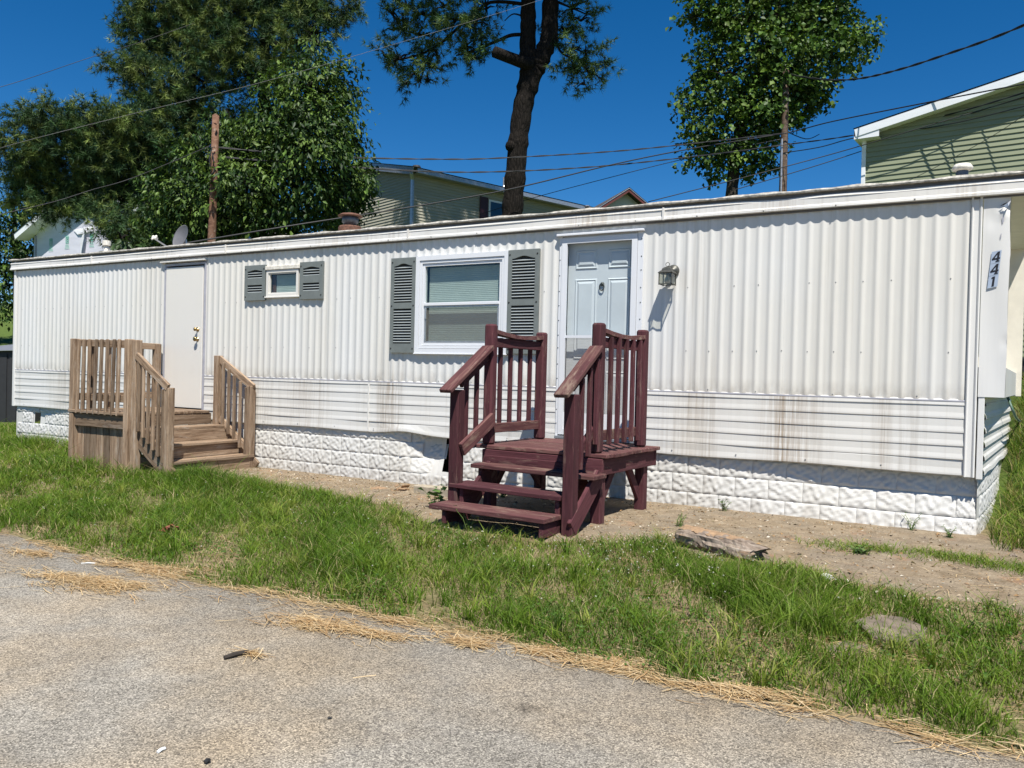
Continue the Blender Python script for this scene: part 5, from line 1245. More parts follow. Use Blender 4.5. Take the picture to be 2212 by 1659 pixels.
# black rack and hose beyond the right end
a = at(2140, 1054, 10.6); rk_ = thing('metal_rack', (a.x + 0.4, a.y, gz_(a.x + 0.4, a.y)), 'low black metal rack lying in the grass behind the right end', 'rack')
z0 = gz_(a.x + 0.5, a.y)
for (y, z) in ((a.y, z0 + 0.05), (a.y, z0 + 0.27), (a.y + 0.45, z0 + 0.27)): board('bar', (a.x - 0.1, y, z), (a.x + 1.6, y, z), 0.03, 0.03, 'black', rk_)
for k in range(9): board('bar', (a.x + 0.19 * k, a.y, z0 - 0.05), (a.x + 0.19 * k, a.y, z0 + 0.27), 0.02, 0.02, 'black', rk_, (1, 0, 0))
slab('panel', (a.x - 0.1, a.y + 0.02, z0 - 0.1), (a.x + 1.6, a.y + 0.04, z0 + 0.25), 'black', rk_)
mb = MB(); mb.tube(smooth_pts([Vector((4.10, 1.9, 1.17)), Vector((4.18, 1.9, 0.95)), at(2207, 920, 9.6), at(2211, 985, 9.4), at(2225, 1040, 9.2)], 6), 0.012, 7)
tag(mb.obj('garden_hose', 'hose_green', None, True), 'thin green hose hanging below the end window ledge', 'hose')
# ------------------------------------------------------------------ fast mesh of many small faces
def fast_mesh(name, V, T, cols, mat, parent=None):
    me = bpy.data.meshes.new(name); V = np.ascontiguousarray(V, np.float32); T = np.ascontiguousarray(T, np.int32)
    me.vertices.add(len(V)); me.vertices.foreach_set('co', V.ravel())
    me.loops.add(T.size); me.loops.foreach_set('vertex_index', T.ravel())
    me.polygons.add(len(T)); me.polygons.foreach_set('loop_start', np.arange(0, T.size, 3, dtype=np.int32)); me.polygons.foreach_set('loop_total', np.full(len(T), 3, np.int32))
    me.update(calc_edges=True)
    ca = me.color_attributes.new('Col', 'FLOAT_COLOR', 'POINT')
    ca.data.foreach_set('color', np.concatenate([np.asarray(cols, np.float32), np.ones((len(V), 1), np.float32)], 1).ravel())
    me.materials.append(M[mat]); return link_obj(name, me, parent)
def unit(a): return a / np.maximum(1e-9, np.linalg.norm(a, axis=-1, keepdims=True))
def pick(cols, n, jit=0.15):
    cols = np.array(cols); c = cols[rng.integers(0, len(cols), n)]; return c * (1 + jit * rng.standard_normal((n, 1))).clip(0.5, 1.6)

def leaves_mesh(P, A, Lg, W, cols, N=None):
    n = len(P); A = unit(A); up = unit(N if N is not None else np.array([0, 0, 1.0]) + 0.55 * rng.standard_normal((n, 3)))
    S = unit(np.cross(A, up)); Nn = np.cross(S, A); Lg = Lg[:, None]; W = W[:, None]
    V = np.stack([P, P + A * Lg * 0.42 + S * W / 2 + Nn * W * 0.14, P + A * Lg - Nn * Lg * 0.12, P + A * Lg * 0.42 - S * W / 2 + Nn * W * 0.14], 1).reshape(-1, 3)
    b = np.arange(n)[:, None] * 4; T = np.concatenate([b + [0, 1, 2], b + [0, 2, 3]], 1).reshape(-1, 3)
    return V, T, np.repeat(cols, 4, 0)
def needle_mesh(C, D, L, cols, k=14, w=0.010):
    n = len(C); C = np.repeat(C, k, 0); D = np.repeat(unit(D), k, 0); cols = np.repeat(cols, k, 0)
    d = unit(D * 0.75 + unit(rng.standard_normal((n * k, 3)))); d[:, 2] -= 0.10
    l = (L * rng.uniform(0.65, 1.25, n * k))[:, None]; s = unit(np.cross(d, rng.standard_normal((n * k, 3)))) * w
    V = np.stack([C - s, C + s, C + d * l], 1).reshape(-1, 3); T = np.arange(n * k * 3).reshape(-1, 3)
    cols = cols * rng.uniform(0.8, 1.2, (n * k, 1)); return V, T, np.repeat(cols, 3, 0)
def blob_points(px, py, rx, ry, dd, depth, n, bias=0.36):
    c = np.array(at(px, py, depth + dd)); ppm = FPX / (depth + dd)
    r = np.array([rx / ppm, 0, ry / ppm]); rdep = 0.75 * (rx + ry) / 2 / ppm + 0.25
    d = unit(rng.standard_normal((n, 3))); u = rng.uniform(0, 1, n)[:, None] ** bias
    q = d * u
    Rx, Ry_, Rz = ROT[:, 0], -ROT[:, 1], ROT[:, 2]
    off = q[:, :1] * r[0] * Rx + q[:, 1:2] * rdep * Rz + q[:, 2:3] * r[2] * Ry_
    return c + off, unit(off + 1e-6), c
def tree(name, label, depth, trunks, limbs, blobs, kind, bark_mat, density, leaf, palette, group='trees behind the home', cat='tree', crown_mat='leaf'):
    b0 = trunks[0][0]; base = at(b0[0], b0[1], depth); gz = float(terrain(base.x, base.y))
    t = thing(name, (base.x, base.y, gz), label, cat, group)
    ppm = FPX / depth
    for tr in trunks:
        pts = [at(p[0], p[1], depth + (p[3] if len(p) > 3 else 0)) for p in tr]; rad = [p[2] / 2 / ppm for p in tr]
        if tr is trunks[0]:
            pts = [Vector((pts[0].x, pts[0].y, gz - 0.3))] + pts; rad = [rad[0] * 1.25] + rad
        S = smooth_pts(pts, 6); R = list(np.interp(np.linspace(0, 1, len(S)), np.linspace(0, 1, len(rad)), rad))
        R = [r * (1 + 0.06 * math.sin(i * 1.7) + 0.05 * random.uniform(-1, 1)) for i, r in enumerate(R)]
        mb = MB(); mb.tube(S, R, 14); mb.obj('trunk', bark_mat, t, True)
    mb = MB()
    for li in limbs:
        pts = [at(p[0], p[1], depth + (p[3] if len(p) > 3 else 0)) for p in li]; rad = [p[2] / 2 / ppm for p in li]
        S = smooth_pts(pts, 5); R = list(np.interp(np.linspace(0, 1, len(S)), np.linspace(0, 1, len(rad)), rad)); lb_ = MB(); lb_.tube(S, R, 8); lb_.obj('limb', bark_mat, t, True)
    tw = []
    VV, TT, CC = [], [], []; off = 0
    for bl in blobs:
        px, py, rx, ry = bl[:4]; dd = bl[4] if len(bl) > 4 else 0.0
        area = math.pi * rx * ry / ppm / ppm; n = max(4, int(area * density * random.uniform(0.45, 1.25)))
        C, D, cc = blob_points(px, py, rx, ry, dd, depth, n)
        m = leaf['per']
        if kind == 'pine':
            D2 = unit(D * 0.8 + np.array([0, 0, 0.25]) + 0.45 * rng.standard_normal((n, 3)))
            s = np.linspace(0, 1, m)[None, :, None] * leaf['twig'] * rng.uniform(0.6, 1.2, (n, 1, 1))
            Q = (C[:, None, :] + D2[:, None, :] * s + 0.04 * rng.standard_normal((n, m, 3))); Q[:, :, 2] += -0.03 * s[:, :, 0] ** 2
            cols = np.repeat(pick(palette, n, 0.22), m, 0)
            # tufts lighten towards the twig end
            tip = (np.linspace(0, 1, m) ** 2)[None, :, None].repeat(n, 0).reshape(-1, 1); cols = cols * (0.85 + 0.45 * tip)
            V, T, c = needle_mesh(Q.reshape(-1, 3), np.repeat(D2, m, 0), leaf['len'], cols, leaf['k'], leaf['w'])
            for i in range(0, n, 5): tw.append((C[i] - D2[i] * 0.25, C[i] + D2[i] * leaf['twig'] * 0.8))
        else:
            D2 = unit(D * 0.9 + np.array([0, 0, -0.25]) + 0.5 * rng.standard_normal((n, 3)))
            s = rng.uniform(0, 1, (n, m, 1)) * leaf['twig']
            Q = C[:, None, :] + D2[:, None, :] * s + leaf['spread'] * rng.standard_normal((n, m, 3))
            A = unit(D2[:, None, :] * 0.8 + 0.7 * rng.standard_normal((n, m, 3)) + np.array([0, 0, -leaf['droop']]))
            cols = np.repeat(pick(palette, n, 0.15), m, 0) * rng.uniform(0.82, 1.2, (n * m, 1))
            L = leaf['len'] * np.clip(rng.lognormal(-0.05, 0.28, n * m), 0.45, 1.5)
            Nn = np.array([0, -0.25, 1.0]) + D[:, None, :].repeat(m, 1) * 0.5 + leaf['tilt'] * rng.standard_normal((n, m, 3))
            V, T, c = leaves_mesh(Q.reshape(-1, 3), A.reshape(-1, 3), L, L * leaf['asp'], cols, Nn.reshape(-1, 3))
            for i in range(0, n, 8): tw.append((C[i] - D2[i] * 0.35, C[i] + D2[i] * leaf['twig'] * 0.8))
        VV.append(V); TT.append(T + off); CC.append(c); off += len(V)
        for i in range(0, n, max(1, n // 5)):     # branches from the blob heart outwards
            mb.tube([Vector(cc), Vector(cc).lerp(Vector(C[i]), 0.5) + Vector((0, 0, 0.05)), Vector(C[i])], [0.03, 0.02, 0.008], 5, False)
    for a, b in tw: mb.tube([Vector(a), Vector(b)], [0.008, 0.003], 3, False)
    mb.obj('twigs', bark_mat, t, True)['kind'] = 'stuff'
    fast_mesh('crown', np.concatenate(VV), np.concatenate(TT), np.concatenate(CC), crown_mat, t)
    return t

PINE = [(0.042, 0.082, 0.026), (0.032, 0.066, 0.026), (0.060, 0.100, 0.028), (0.140, 0.180, 0.046), (0.024, 0.052, 0.024), (0.105, 0.145, 0.038)]  # lighter entries paint sunlit highlights into the needles
pine_leaf = dict(per=6, twig=0.55, len=0.185, k=17, w=0.0085)
tree('pine_tree', 'large spreading white pine with two trunks at the left', 25.0,
     [[(408, 560, 30), (410, 400, 28), (411, 180, 24), (415, 60, 20), (420, -140, 14)], [(566, 560, 26, 1.0), (570, 300, 24, 1.0), (572, 120, 22, 1.0), (573, 20, 18, 1.0), (576, -140, 12, 1)]],
     [[(405, 470, 16), (350, 420, 15, -1), (310, 362, 14, -1.5), (248, 308, 11, -2), (174, 298, 6, -2)], [(400, 470, 10), (290, 420, 9, -1.5), (200, 435, 6, -1.5), (120, 430, 4, -1)],
      [(408, 300, 8), (340, 200, 6, -1), (290, 160, 4, -1)], [(410, 230, 8), (370, 140, 6), (300, 70, 3)], [(572, 140, 8, 1), (630, 110, 6, 0.5), (690, 60, 4, 0)], [(572, 200, 8, 1), (520, 120, 5, 0)],
      [(405, 520, 9), (330, 500, 7, -1.5), (250, 500, 4, -2)], [(572, 80, 7, 1), (660, 30, 5, 1), (740, 20, 3, 1)], [(408, 420, 9), (470, 470, 6, -2), (420, 500, 4, -2.5)]],
     [(60, 262, 42, 22, -2), (130, 270, 70, 32, -2), (215, 275, 75, 40, -2), (290, 300, 60, 45, -1.5), (60, 325, 62, 36, -2), (150, 335, 85, 42, -1.6), (245, 350, 70, 40, -1.5), (110, 405, 75, 32, -1), (200, 415, 70, 35, -1), (70, 430, 45, 26, -1), (60, 385, 42, 24, -1),
      (135, 452, 65, 22, -1.5), (290, 400, 60, 35, -1), (255, 460, 50, 22, -2), (280, 505, 60, 24, -2.5), (345, 485, 65, 28, -2.8), (410, 500, 60, 24, -2.8), (330, 530, 70, 18, -2.5), (455, 470, 40, 24, -2.5),
      (275, 145, 40, 22, -1), (320, 175, 55, 32, -1), (345, 225, 55, 38, -1), (310, 60, 48, 42, 0), (360, 30, 70, 42, 0), (330, 110, 50, 26, 0), (390, 110, 55, 35, 0.5), (440, 45, 75, 50, 0), (500, 30, 65, 45, 0), (470, 110, 60, 40, -0.5), (540, 60, 60, 45, 0.5), (520, 140, 55, 35, 0), (440, 175, 60, 35, -0.5), (385, 265, 55, 40, -0.5), (420, 230, 55, 35, 0),
      (600, 30, 60, 35, 1), (655, 35, 55, 32, 0.5), (710, 25, 48, 26, 0.5), (755, 18, 26, 16, 0.5), (650, 90, 48, 26, 0), (690, 70, 35, 18, 0), (600, 100, 45, 30, 0.5), (560, 170, 50, 30, 0.5), (620, 150, 40, 22, 0.5),
      (450, -60, 160, 55, 0), (600, -60, 120, 45, 1), (330, -50, 80, 40, 0), (480, -160, 150, 60, 0), (350, 330, 60, 45, -0.3), (380, 390, 70, 45, 0), (460, 330, 80, 60, 0.5), (500, 420, 80, 60, 0.5), (560, 300, 80, 60, 1)],
     'pine', 'bark_pine', 78.0, pine_leaf, PINE, crown_mat='needle')
BROAD = [(0.020, 0.046, 0.010), (0.032, 0.066, 0.012), (0.015, 0.036, 0.009), (0.075, 0.130, 0.024), (0.095, 0.150, 0.030)]  # bright and dark entries paint sunlit clumps and deep shade into the crown
tree('broadleaf_tree', 'dense dark broadleaf tree with drooping leaves beside the brown pole', 18.5,
     [[(560, 600, 26), (565, 480, 24), (590, 380, 18), (640, 260, 12), (685, 130, 5)]],
     [[(565, 490, 12), (500, 420, 9, -0.5), (420, 370, 5, -0.5)], [(570, 470, 12), (660, 420, 8, -0.3), (740, 390, 5)], [(580, 420, 10), (540, 330, 7, 0.4), (500, 260, 4, 0)], [(600, 370, 9), (690, 320, 6), (740, 300, 4)], [(720, 140, 3), (690, 165, 3), (668, 190, 3)]],
     [(686, 98, 13, 24), (690, 140, 22, 24), (650, 160, 40, 28), (715, 175, 48, 34), (665, 190, 60, 36, -0.6), (620, 215, 62, 40, -0.3), (725, 230, 46, 36), (680, 260, 66, 46, -0.9), (600, 280, 72, 48, -0.6), (738, 290, 42, 32), (665, 330, 80, 52, -1.1), (560, 320, 70, 45, 0), (735, 345, 45, 30), (770, 310, 16, 22), (500, 270, 45, 42, 0.3), (480, 330, 66, 44, -0.3), (420, 360, 62, 44, -0.3), (370, 400, 48, 42, 0), (335, 430, 26, 34),
      (420, 430, 76, 46, -0.8), (540, 400, 85, 52, -1.0), (640, 410, 85, 50, -1.0), (735, 400, 60, 42, -0.3), (775, 370, 24, 24), (778, 410, 22, 30), (720, 455, 55, 36), (600, 470, 85, 40, -0.6), (490, 470, 85, 38, -0.6), (380, 470, 60, 34, 0), (345, 480, 34, 26), (640, 500, 50, 18), (560, 505, 80, 22), (440, 505, 80, 22), (735, 485, 22, 16)],
     'broad', 'bark_pine', 125.0, dict(per=12, twig=0.42, len=0.125, asp=0.46, spread=0.07, droop=0.75, tilt=0.45), BROAD)
tree('pine_tree', 'tall forked dark pine trunk with few tufted branches in the middle', 20.0,
     [[(1103, 530, 48), (1108, 440, 46), (1115, 360, 43), (1120, 300, 44), (1130, 230, 43), (1143, 175, 46), (1152, 135, 52)], [(1146, 150, 42), (1140, 110, 36), (1141, 60, 34), (1141, 0, 33), (1142, -150, 28), (1140, -320, 20)], [(1156, 150, 44), (1172, 118, 40), (1186, 80, 37), (1188, 30, 36), (1192, -60, 32), (1200, -320, 20)]],
     [[(1146, 140, 30, -0.2), (1110, 128, 25, -0.5), (1068, 112, 24, -0.8)], [(1140, 75, 8), (1105, 76, 8), (1075, 88, 7), (1020, 110, 6), (985, 120, 3)], [(1140, 10, 8), (1060, 5, 7), (1010, 40, 6), (960, 40, 4)], [(1010, 40, 6), (950, 95, 6), (900, 120, 5), (850, 130, 3)], [(930, 105, 4), (915, 150, 3), (905, 190, 2)], [(1188, 5, 8), (1200, 60, 7), (1210, 110, 5), (1250, 130, 4), (1300, 140, 3)], [(1195, 0, 7), (1230, 15, 4), (1265, 30, 3)], [(1112, 318, 34, -0.05), (1098, 314, 20, -0.2)], [(1140, 40, 5), (1110, 30, 3), (1090, 45, 2)]],
     [(845, 28, 26, 20), (880, 15, 34, 22), (920, 35, 40, 26), (960, 15, 35, 25), (985, 45, 45, 26, -0.5), (1025, 50, 40, 26, -0.4), (1040, 85, 30, 22), (1005, 100, 36, 24, 0.3), (1020, 128, 34, 16, 0), (1050, 20, 30, 25, 0.5),
      (830, 120, 28, 14), (860, 128, 38, 18), (905, 122, 38, 20, 0.3), (930, 145, 26, 20), (895, 160, 26, 16), (880, 182, 18, 11), (925, 175, 16, 15), (945, 120, 20, 14), (900, 75, 45, 20, 0.4), (850, 65, 25, 14, 0.3),
      (1235, 20, 36, 25), (1255, 45, 30, 20), (1195, 85, 18, 22, 0.8), (1235, 105, 42, 26), (1265, 125, 44, 22), (1240, 150, 40, 18), (1275, 160, 32, 16), (1262, 182, 22, 10), (1308, 138, 20, 7), (1220, 65, 25, 18, 0.5),
      (880, -75, 130, 40, 0), (1050, -90, 130, 45, -1.0), (1250, -80, 110, 45, -0.5), (800, -150, 160, 55, 0), (1000, -190, 190, 60, -1), (1200, -190, 170, 70, -1), (1350, -180, 120, 50, 0), (900, -290, 190, 70, 0), (1150, -320, 200, 80, -1), (1330, -300, 140, 60, 0), (1000, -430, 190, 80, 0), (1220, -450, 160, 80, 0), (1130, -580, 170, 80, 0), (1150, -720, 120, 80, 0)],
     'pine', 'bark_pine', 44.0, dict(per=6, twig=0.42, len=0.18, k=17, w=0.0085), [(0.040, 0.088, 0.030), (0.055, 0.108, 0.032), (0.032, 0.070, 0.028), (0.088, 0.135, 0.036)], crown_mat='needle')
POP = [(0.042, 0.088, 0.015), (0.066, 0.125, 0.020), (0.030, 0.066, 0.012), (0.105, 0.165, 0.030)]
tree('poplar_tree', 'tall bright green broad-leaved poplar behind the grey pole', 23.0,
     [[(1576, 560, 30), (1580, 430, 27), (1588, 350, 25), (1603, 270, 22), (1635, 170, 18), (1670, 60, 15), (1690, -60, 12), (1695, -220, 7)]],
     [[(1590, 340, 8), (1530, 300, 6), (1490, 250, 3)], [(1600, 290, 8), (1660, 290, 6), (1690, 300, 3)], [(1620, 220, 9), (1560, 150, 7), (1520, 80, 4)], [(1640, 170, 9), (1730, 150, 7), (1800, 110, 5), (1850, 80, 3)], [(1660, 90, 8), (1620, 20, 6), (1600, -30, 4)], [(1690, 280, 2), (1740, 300, 2), (1770, 290, 1.5)], [(1700, 260, 2), (1745, 250, 2), (1765, 255, 1.5)]],
     [(1500, 40, 28, 22), (1540, 25, 45, 30), (1600, 40, 60, 38, -0.4), (1670, 30, 60, 45, -0.3), (1740, 40, 60, 42), (1800, 45, 50, 40), (1845, 70, 36, 28), (1862, 95, 20, 16), (1835, 120, 35, 24), (1790, 110, 55, 36, -0.4), (1720, 110, 60, 40, -0.6), (1640, 110, 60, 40, -0.6), (1560, 85, 48, 34), (1535, 130, 40, 34), (1590, 160, 60, 36, -0.5), (1670, 175, 60, 36, -0.6), (1740, 165, 50, 32, -0.3), (1765, 205, 26, 26), (1720, 215, 44, 30), (1650, 235, 58, 36, -0.5), (1570, 220, 60, 36, -0.3), (1510, 195, 38, 26), (1485, 230, 28, 18), (1500, 262, 34, 24), (1560, 280, 64, 34, -0.3), (1640, 280, 55, 30), (1520, 310, 40, 26), (1590, 325, 60, 28, -0.3), (1650, 325, 38, 26), (1515, 350, 26, 18), (1560, 358, 36, 16), (1630, 350, 40, 20), (1655, 362, 18, 12), (1770, 185, 18, 14), (1745, 235, 24, 14), (1690, 255, 30, 24),
      (1560, -40, 90, 45, 0), (1700, -50, 110, 50, 0), (1800, -30, 60, 40, 0), (1680, -140, 130, 60, 0), (1690, -240, 90, 70, 0)],
     'broad', 'bark_poplar', 80.0, dict(per=11, twig=0.36, len=0.122, asp=0.92, spread=0.08, droop=0.35, tilt=0.6), POP)
tree('broadleaf_tree', 'far mixed green tree at the left edge beside the wrapped house', 34.0,
     [[(40, 760, 20), (38, 650, 18), (35, 540, 12), (30, 450, 6)]], [],
     [(20, 440, 40, 26), (55, 455, 26, 20), (35, 500, 45, 34), (-15, 480, 30, 40), (20, 560, 48, 38), (60, 560, 20, 36), (10, 620, 42, 36), (50, 610, 28, 40), (-30, 580, 30, 60), (15, 665, 36, 20), (-30, 660, 30, 30)],
     'broad', 'bark_pine', 40.0, dict(per=10, twig=0.5, len=0.20, asp=0.5, spread=0.12, droop=0.5, tilt=0.5), BROAD)
tree('evergreen_bush', 'glossy large leaved bush on the far side of the flat roof', 17.5,
     [[(275, 600, 8), (272, 560, 6), (268, 520, 3)]], [],
     [(262, 515, 20, 16), (275, 545, 26, 20), (300, 560, 24, 16), (255, 550, 14, 16)],
     'broad', 'bark_pine', 60.0, dict(per=9, twig=0.25, len=0.16, asp=0.42, spread=0.05, droop=0.6, tilt=0.4), [(0.025, 0.05, 0.016), (0.035, 0.065, 0.02)], None, 'bush')

# ------------------------------------------------------------------ lawn
def blades(P, H, Wd, cols, lean=0.35):
    n = len(P); th = rng.uniform(0, 2 * np.pi, n); d = np.stack([np.cos(th), np.sin(th), np.zeros(n)], 1); s = np.stack([-np.sin(th), np.cos(th), np.zeros(n)], 1)
    ph = rng.uniform(0, 2 * np.pi, n); s = np.stack([np.cos(ph), np.sin(ph), np.zeros(n)], 1)
    ln = (lean * rng.uniform(0.2, 1.6, n) * H)[:, None]; H = H[:, None]; Wd = Wd[:, None]; up = np.array([0, 0, 1.0])
    mid = P + up * H * 0.55 + d * ln * 0.35; tip = P + up * H * rng.uniform(0.75, 1.0, (n, 1)) + d * ln * 1.15
    V = np.stack([P - s * Wd / 2, P + s * Wd / 2, mid - s * Wd * 0.42, mid + s * Wd * 0.42, tip], 1).reshape(-1, 3)
    b = np.arange(n)[:, None] * 5; T = np.concatenate([b + [0, 1, 3], b + [0, 3, 2], b + [2, 3, 4]], 1).reshape(-1, 3)
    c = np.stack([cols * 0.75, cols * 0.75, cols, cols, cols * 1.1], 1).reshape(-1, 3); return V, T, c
GREEN = np.array([(0.078, 0.145, 0.014), (0.108, 0.180, 0.018), (0.155, 0.215, 0.028), (0.215, 0.250, 0.048), (0.052, 0.108, 0.013)])
STONES = [((1925, 1368), 0.25, 0.20), ((1830, 1412), 0.20, 0.11)]
_sc = [(on_ground(*p), a, b) for p, a, b in STONES]
def lawn_ok(x, y):
    front = y > edge_y(x) + 0.03
    back = np.where(x < -5.0, y < np.where((x > -6.5) & (x < -5.0), -1.42, np.where(x < -10.15, 6.0, -0.03)), y < dirt_front(x) + 0.03)
    for c, a, b in _sc: back &= (((x - c.x) / a) ** 2 + ((y - c.y) / b) ** 2) > 1 + 0.9 * np.sin(x * 37 + y * 23) * np.sin(y * 41 - x * 17) + rng.normal(0, 0.35, np.shape(x))
    return front & back
VV, TT, CC = [], [], []; off = 0
def add_blades(x, y, H, W, cols, lean):
    global off
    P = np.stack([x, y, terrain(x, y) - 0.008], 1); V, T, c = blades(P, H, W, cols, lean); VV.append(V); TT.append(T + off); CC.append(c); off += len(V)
def tall(x, y):
    n = 0.5 + 0.5 * vnoise(x, y, 1.3, 2); m = 0.5 + 0.5 * vnoise(x, y, 3.7, 5)
    k = 0.5 + 0.5 * vnoise(x, y, 9.0, 7)
    h = 0.030 + 0.060 * n + 0.075 * m * n + 0.065 * (k ** 3) * m
    h = h + 0.15 * np.exp(-(((x + 5.9) / 0.9) ** 2 + ((y + 1.62) / 0.20) ** 2)) + 0.10 * np.exp(-(((x + 3.2) / 1.3) ** 2 + ((y + 1.45) / 0.38) ** 2)) + 0.09 * sstep(-6.6, -8, x) * (0.4 + 0.6 * np.exp(-((y + 0.2) / 0.7) ** 2)) + 0.04 * np.exp(-(((x - 2.6) / 1.0) ** 2 + ((y + 2.6) / 0.4) ** 2))
    h = h * (0.55 + 0.45 * sstep(0.02, 0.30, y - edge_y(x)))
    return h
for (xa, xb, ya, yb, dens, wd) in ((-1.0, 6.6, -4.2, -1.6, 8200, 0.0042), (-5.0, -1.0, -4.4, -0.9, 6500, 0.0048), (-14.0, -5.0, -4.6, -0.0, 3600, 0.0062), (-13.5, -10.2, 0.0, 6.0, 1500, 0.008)):
    n = int((xb - xa) * (yb - ya) * dens); x = rng.uniform(xa, xb, n); y = rng.uniform(ya, yb, n)
    thin = 0.5 + 0.5 * vnoise(x, y, 2.1, 8); thin2 = 0.5 + 0.5 * vnoise(x, y, 5.0, 3)
    keep = lawn_ok(x, y) & (rng.uniform(0, 1, n) < np.clip(0.12 + 1.1 * thin * (0.45 + 0.85 * thin2), 0, 1)); x, y = x[keep], y[keep]; n = len(x)
    H = tall(x, y) * rng.uniform(0.45, 1.35, n); long_ = rng.uniform(0, 1, n) < 0.03; H[long_] *= 1.6
    big_ = 0.5 + 0.5 * vnoise(x, y, 1.4, 6); cn = big_ * 1.6 + (0.5 + 0.5 * vnoise(x, y, 6.0, 4)) * 1.2 + rng.uniform(0, 1.6, n); cols = GREEN[np.array([4, 0, 1, 2, 3])[np.clip(cn.astype(int), 0, 4)]] * rng.uniform(0.65, 1.30, (n, 1))
    dry = rng.uniform(0, 1, n) < 0.05 + 0.15 * (1 - thin[keep]) ** 2; cols[dry] = np.array((0.42, 0.35, 0.18)) * rng.uniform(0.6, 1.15, (dry.sum(), 1))
    add_blades(x, y, H, wd * rng.uniform(0.6, 1.6, n), cols, 0.75)
# single tall tufts
m = 520; cx_ = rng.uniform(-7.5, 5.6, m); cy_ = rng.uniform(-3.85, -1.2, m); kk = 26; sc_ = rng.uniform(0.012, 0.035, m)
x = np.repeat(cx_, kk) + np.repeat(sc_, kk) * rng.standard_normal(m * kk); y = np.repeat(cy_, kk) + np.repeat(sc_, kk) * rng.standard_normal(m * kk); hh = np.repeat(rng.uniform(0.10, 0.20, m), kk) * rng.uniform(0.5, 1.15, m * kk); tc = np.repeat(GREEN[rng.integers(0, 4, m)], kk, 0) * rng.uniform(0.85, 1.3, (m * kk, 1))
keep = lawn_ok(x, y) & (y > edge_y(x) + 0.10); add_blades(x[keep], y[keep], hh[keep], 0.0058 * rng.uniform(0.6, 1.4, keep.sum()), tc[keep], 0.7)
# ragged fringe and the green strip on the dirt at the right
n = 9000; x = rng.uniform(2.6, 5.6, n); y = -1.05 - 0.12 * (x - 2.6) + 0.10 * rng.standard_normal(n) - 0.10 * np.sin(x * 3); keep = rng.uniform(0, 1, n) < sstep(2.55, 3.3, x) * (0.35 + 0.65 * (vnoise(x, y, 4, 2) > -0.3)); x, y = x[keep], y[keep]; n = len(x)
add_blades(x, y, 0.055 * rng.uniform(0.4, 1.6, n), 0.005 * rng.uniform(0.7, 1.4, n), GREEN[rng.integers(0, 4, n)] * rng.uniform(0.8, 1.2, (n, 1)), 0.9)
n = 3500; x = rng.uniform(-4.6, 6, n); y = dirt_front(x) + np.abs(0.10 * rng.standard_normal(n)); add_blades(x, y, 0.07 * rng.uniform(0.3, 1.4, n), 0.004 * np.ones(n), GREEN[rng.integers(0, 5, n)], 0.8)
# bank beyond the right end
n = 60000; x = rng.uniform(3.95, 6.0, n); y = rng.uniform(-0.6, 7.0, n); keep = (y > -0.25 - 0.4 * (x - 4.1) + 0.3 * rng.standard_normal(n) * (x < 4.6)) & (x > 3.93 + 0.105 * np.maximum(y, 0)); keep &= rng.uniform(0, 1, n) < 0.55 + 0.45 * vnoise(x, y, 2, 9); x, y = x[keep], y[keep]; n = len(x)
cols = GREEN[rng.integers(0, 5, n)] * rng.uniform(0.7, 1.2, (n, 1)); dry = rng.uniform(0, 1, n) < 0.22; cols[dry] = np.array((0.34, 0.27, 0.13)) * rng.uniform(0.6, 1.1, (dry.sum(), 1))
add_blades(x, y, 0.16 * rng.uniform(0.4, 1.6, n), 0.007 * rng.uniform(0.7, 1.3, n), cols, 0.8)
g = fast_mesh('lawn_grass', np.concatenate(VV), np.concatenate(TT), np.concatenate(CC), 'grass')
tag(g, 'unmown green lawn grass between the road and the home', 'grass', None, 'stuff')

# dry straw: mown stems along the road edge and in drifts
def on_plane(px, py, z):
    r = (ROT @ np.stack([px - IW / 2, py - IH / 2, np.full_like(px, FPX)])).T; t = (z - CAM[2]) / r[:, 2:3]; return CAM + r * t
SX, SY, SZ = [], [], []
DR = [(210, 1262, 185, 20, 2600), (330, 1232, 120, 14, 900), (90, 1200, 110, 9, 500), (690, 1352, 100, 22, 1100), (800, 1372, 90, 13, 900), (850, 1345, 70, 12, 500), (1010, 1392, 45, 11, 420), (1180, 1412, 85, 16, 1100), (1330, 1438, 110, 12, 900), (545, 1417, 26, 7, 60), (1600, 1497, 160, 8, 700)]
for (cx_, cy_, rx_, ry_, n) in DR:
    n = int(n * 0.75); a = rng.uniform(0, 2 * np.pi, n); r = np.abs(rng.normal(0, 0.55, n)) * (1 + 0.35 * np.sin(a * 3 + cx_) + 0.25 * np.sin(a * 7 + cy_))
    p = on_plane(cx_ + rx_ * r * np.cos(a), cy_ + ry_ * r * np.sin(a) + 0.12 * rx_ * r * np.cos(a), ROAD_Z); SX.append(p[:, 0]); SY.append(p[:, 1])
n = 2500; x = rng.uniform(-9, 6.5, n); x = np.where(rng.uniform(0, 1, n) < 0.6, rng.uniform(-2.5, 5.0, n), x); SX.append(x); SY.append(edge_y(x) + rng.normal(-0.020, 0.045, n) * (1 + 0.9 * vnoise(x, x * 0, 2.5, 3)))
n = 4500; x = rng.uniform(-5, 6, n); y = rng.uniform(-4.0, -1.9, n); keep = lawn_ok(x, y) & (vnoise(x, y, 2.1, 8) < -0.1); SX.append(x[keep]); SY.append(y[keep])
c = _sc[1][0]; n = 500; SX.append(c.x + 0.22 * rng.standard_normal(n)); SY.append(c.y + 0.13 * rng.standard_normal(n))
n = 500; SX.append(rng.uniform(-4, 5, n)); x = SX[-1]; SY.append(dirt_front(x) + rng.uniform(0.0, 0.9, n))
x = np.concatenate(SX); y = np.concatenate(SY); n = len(x)
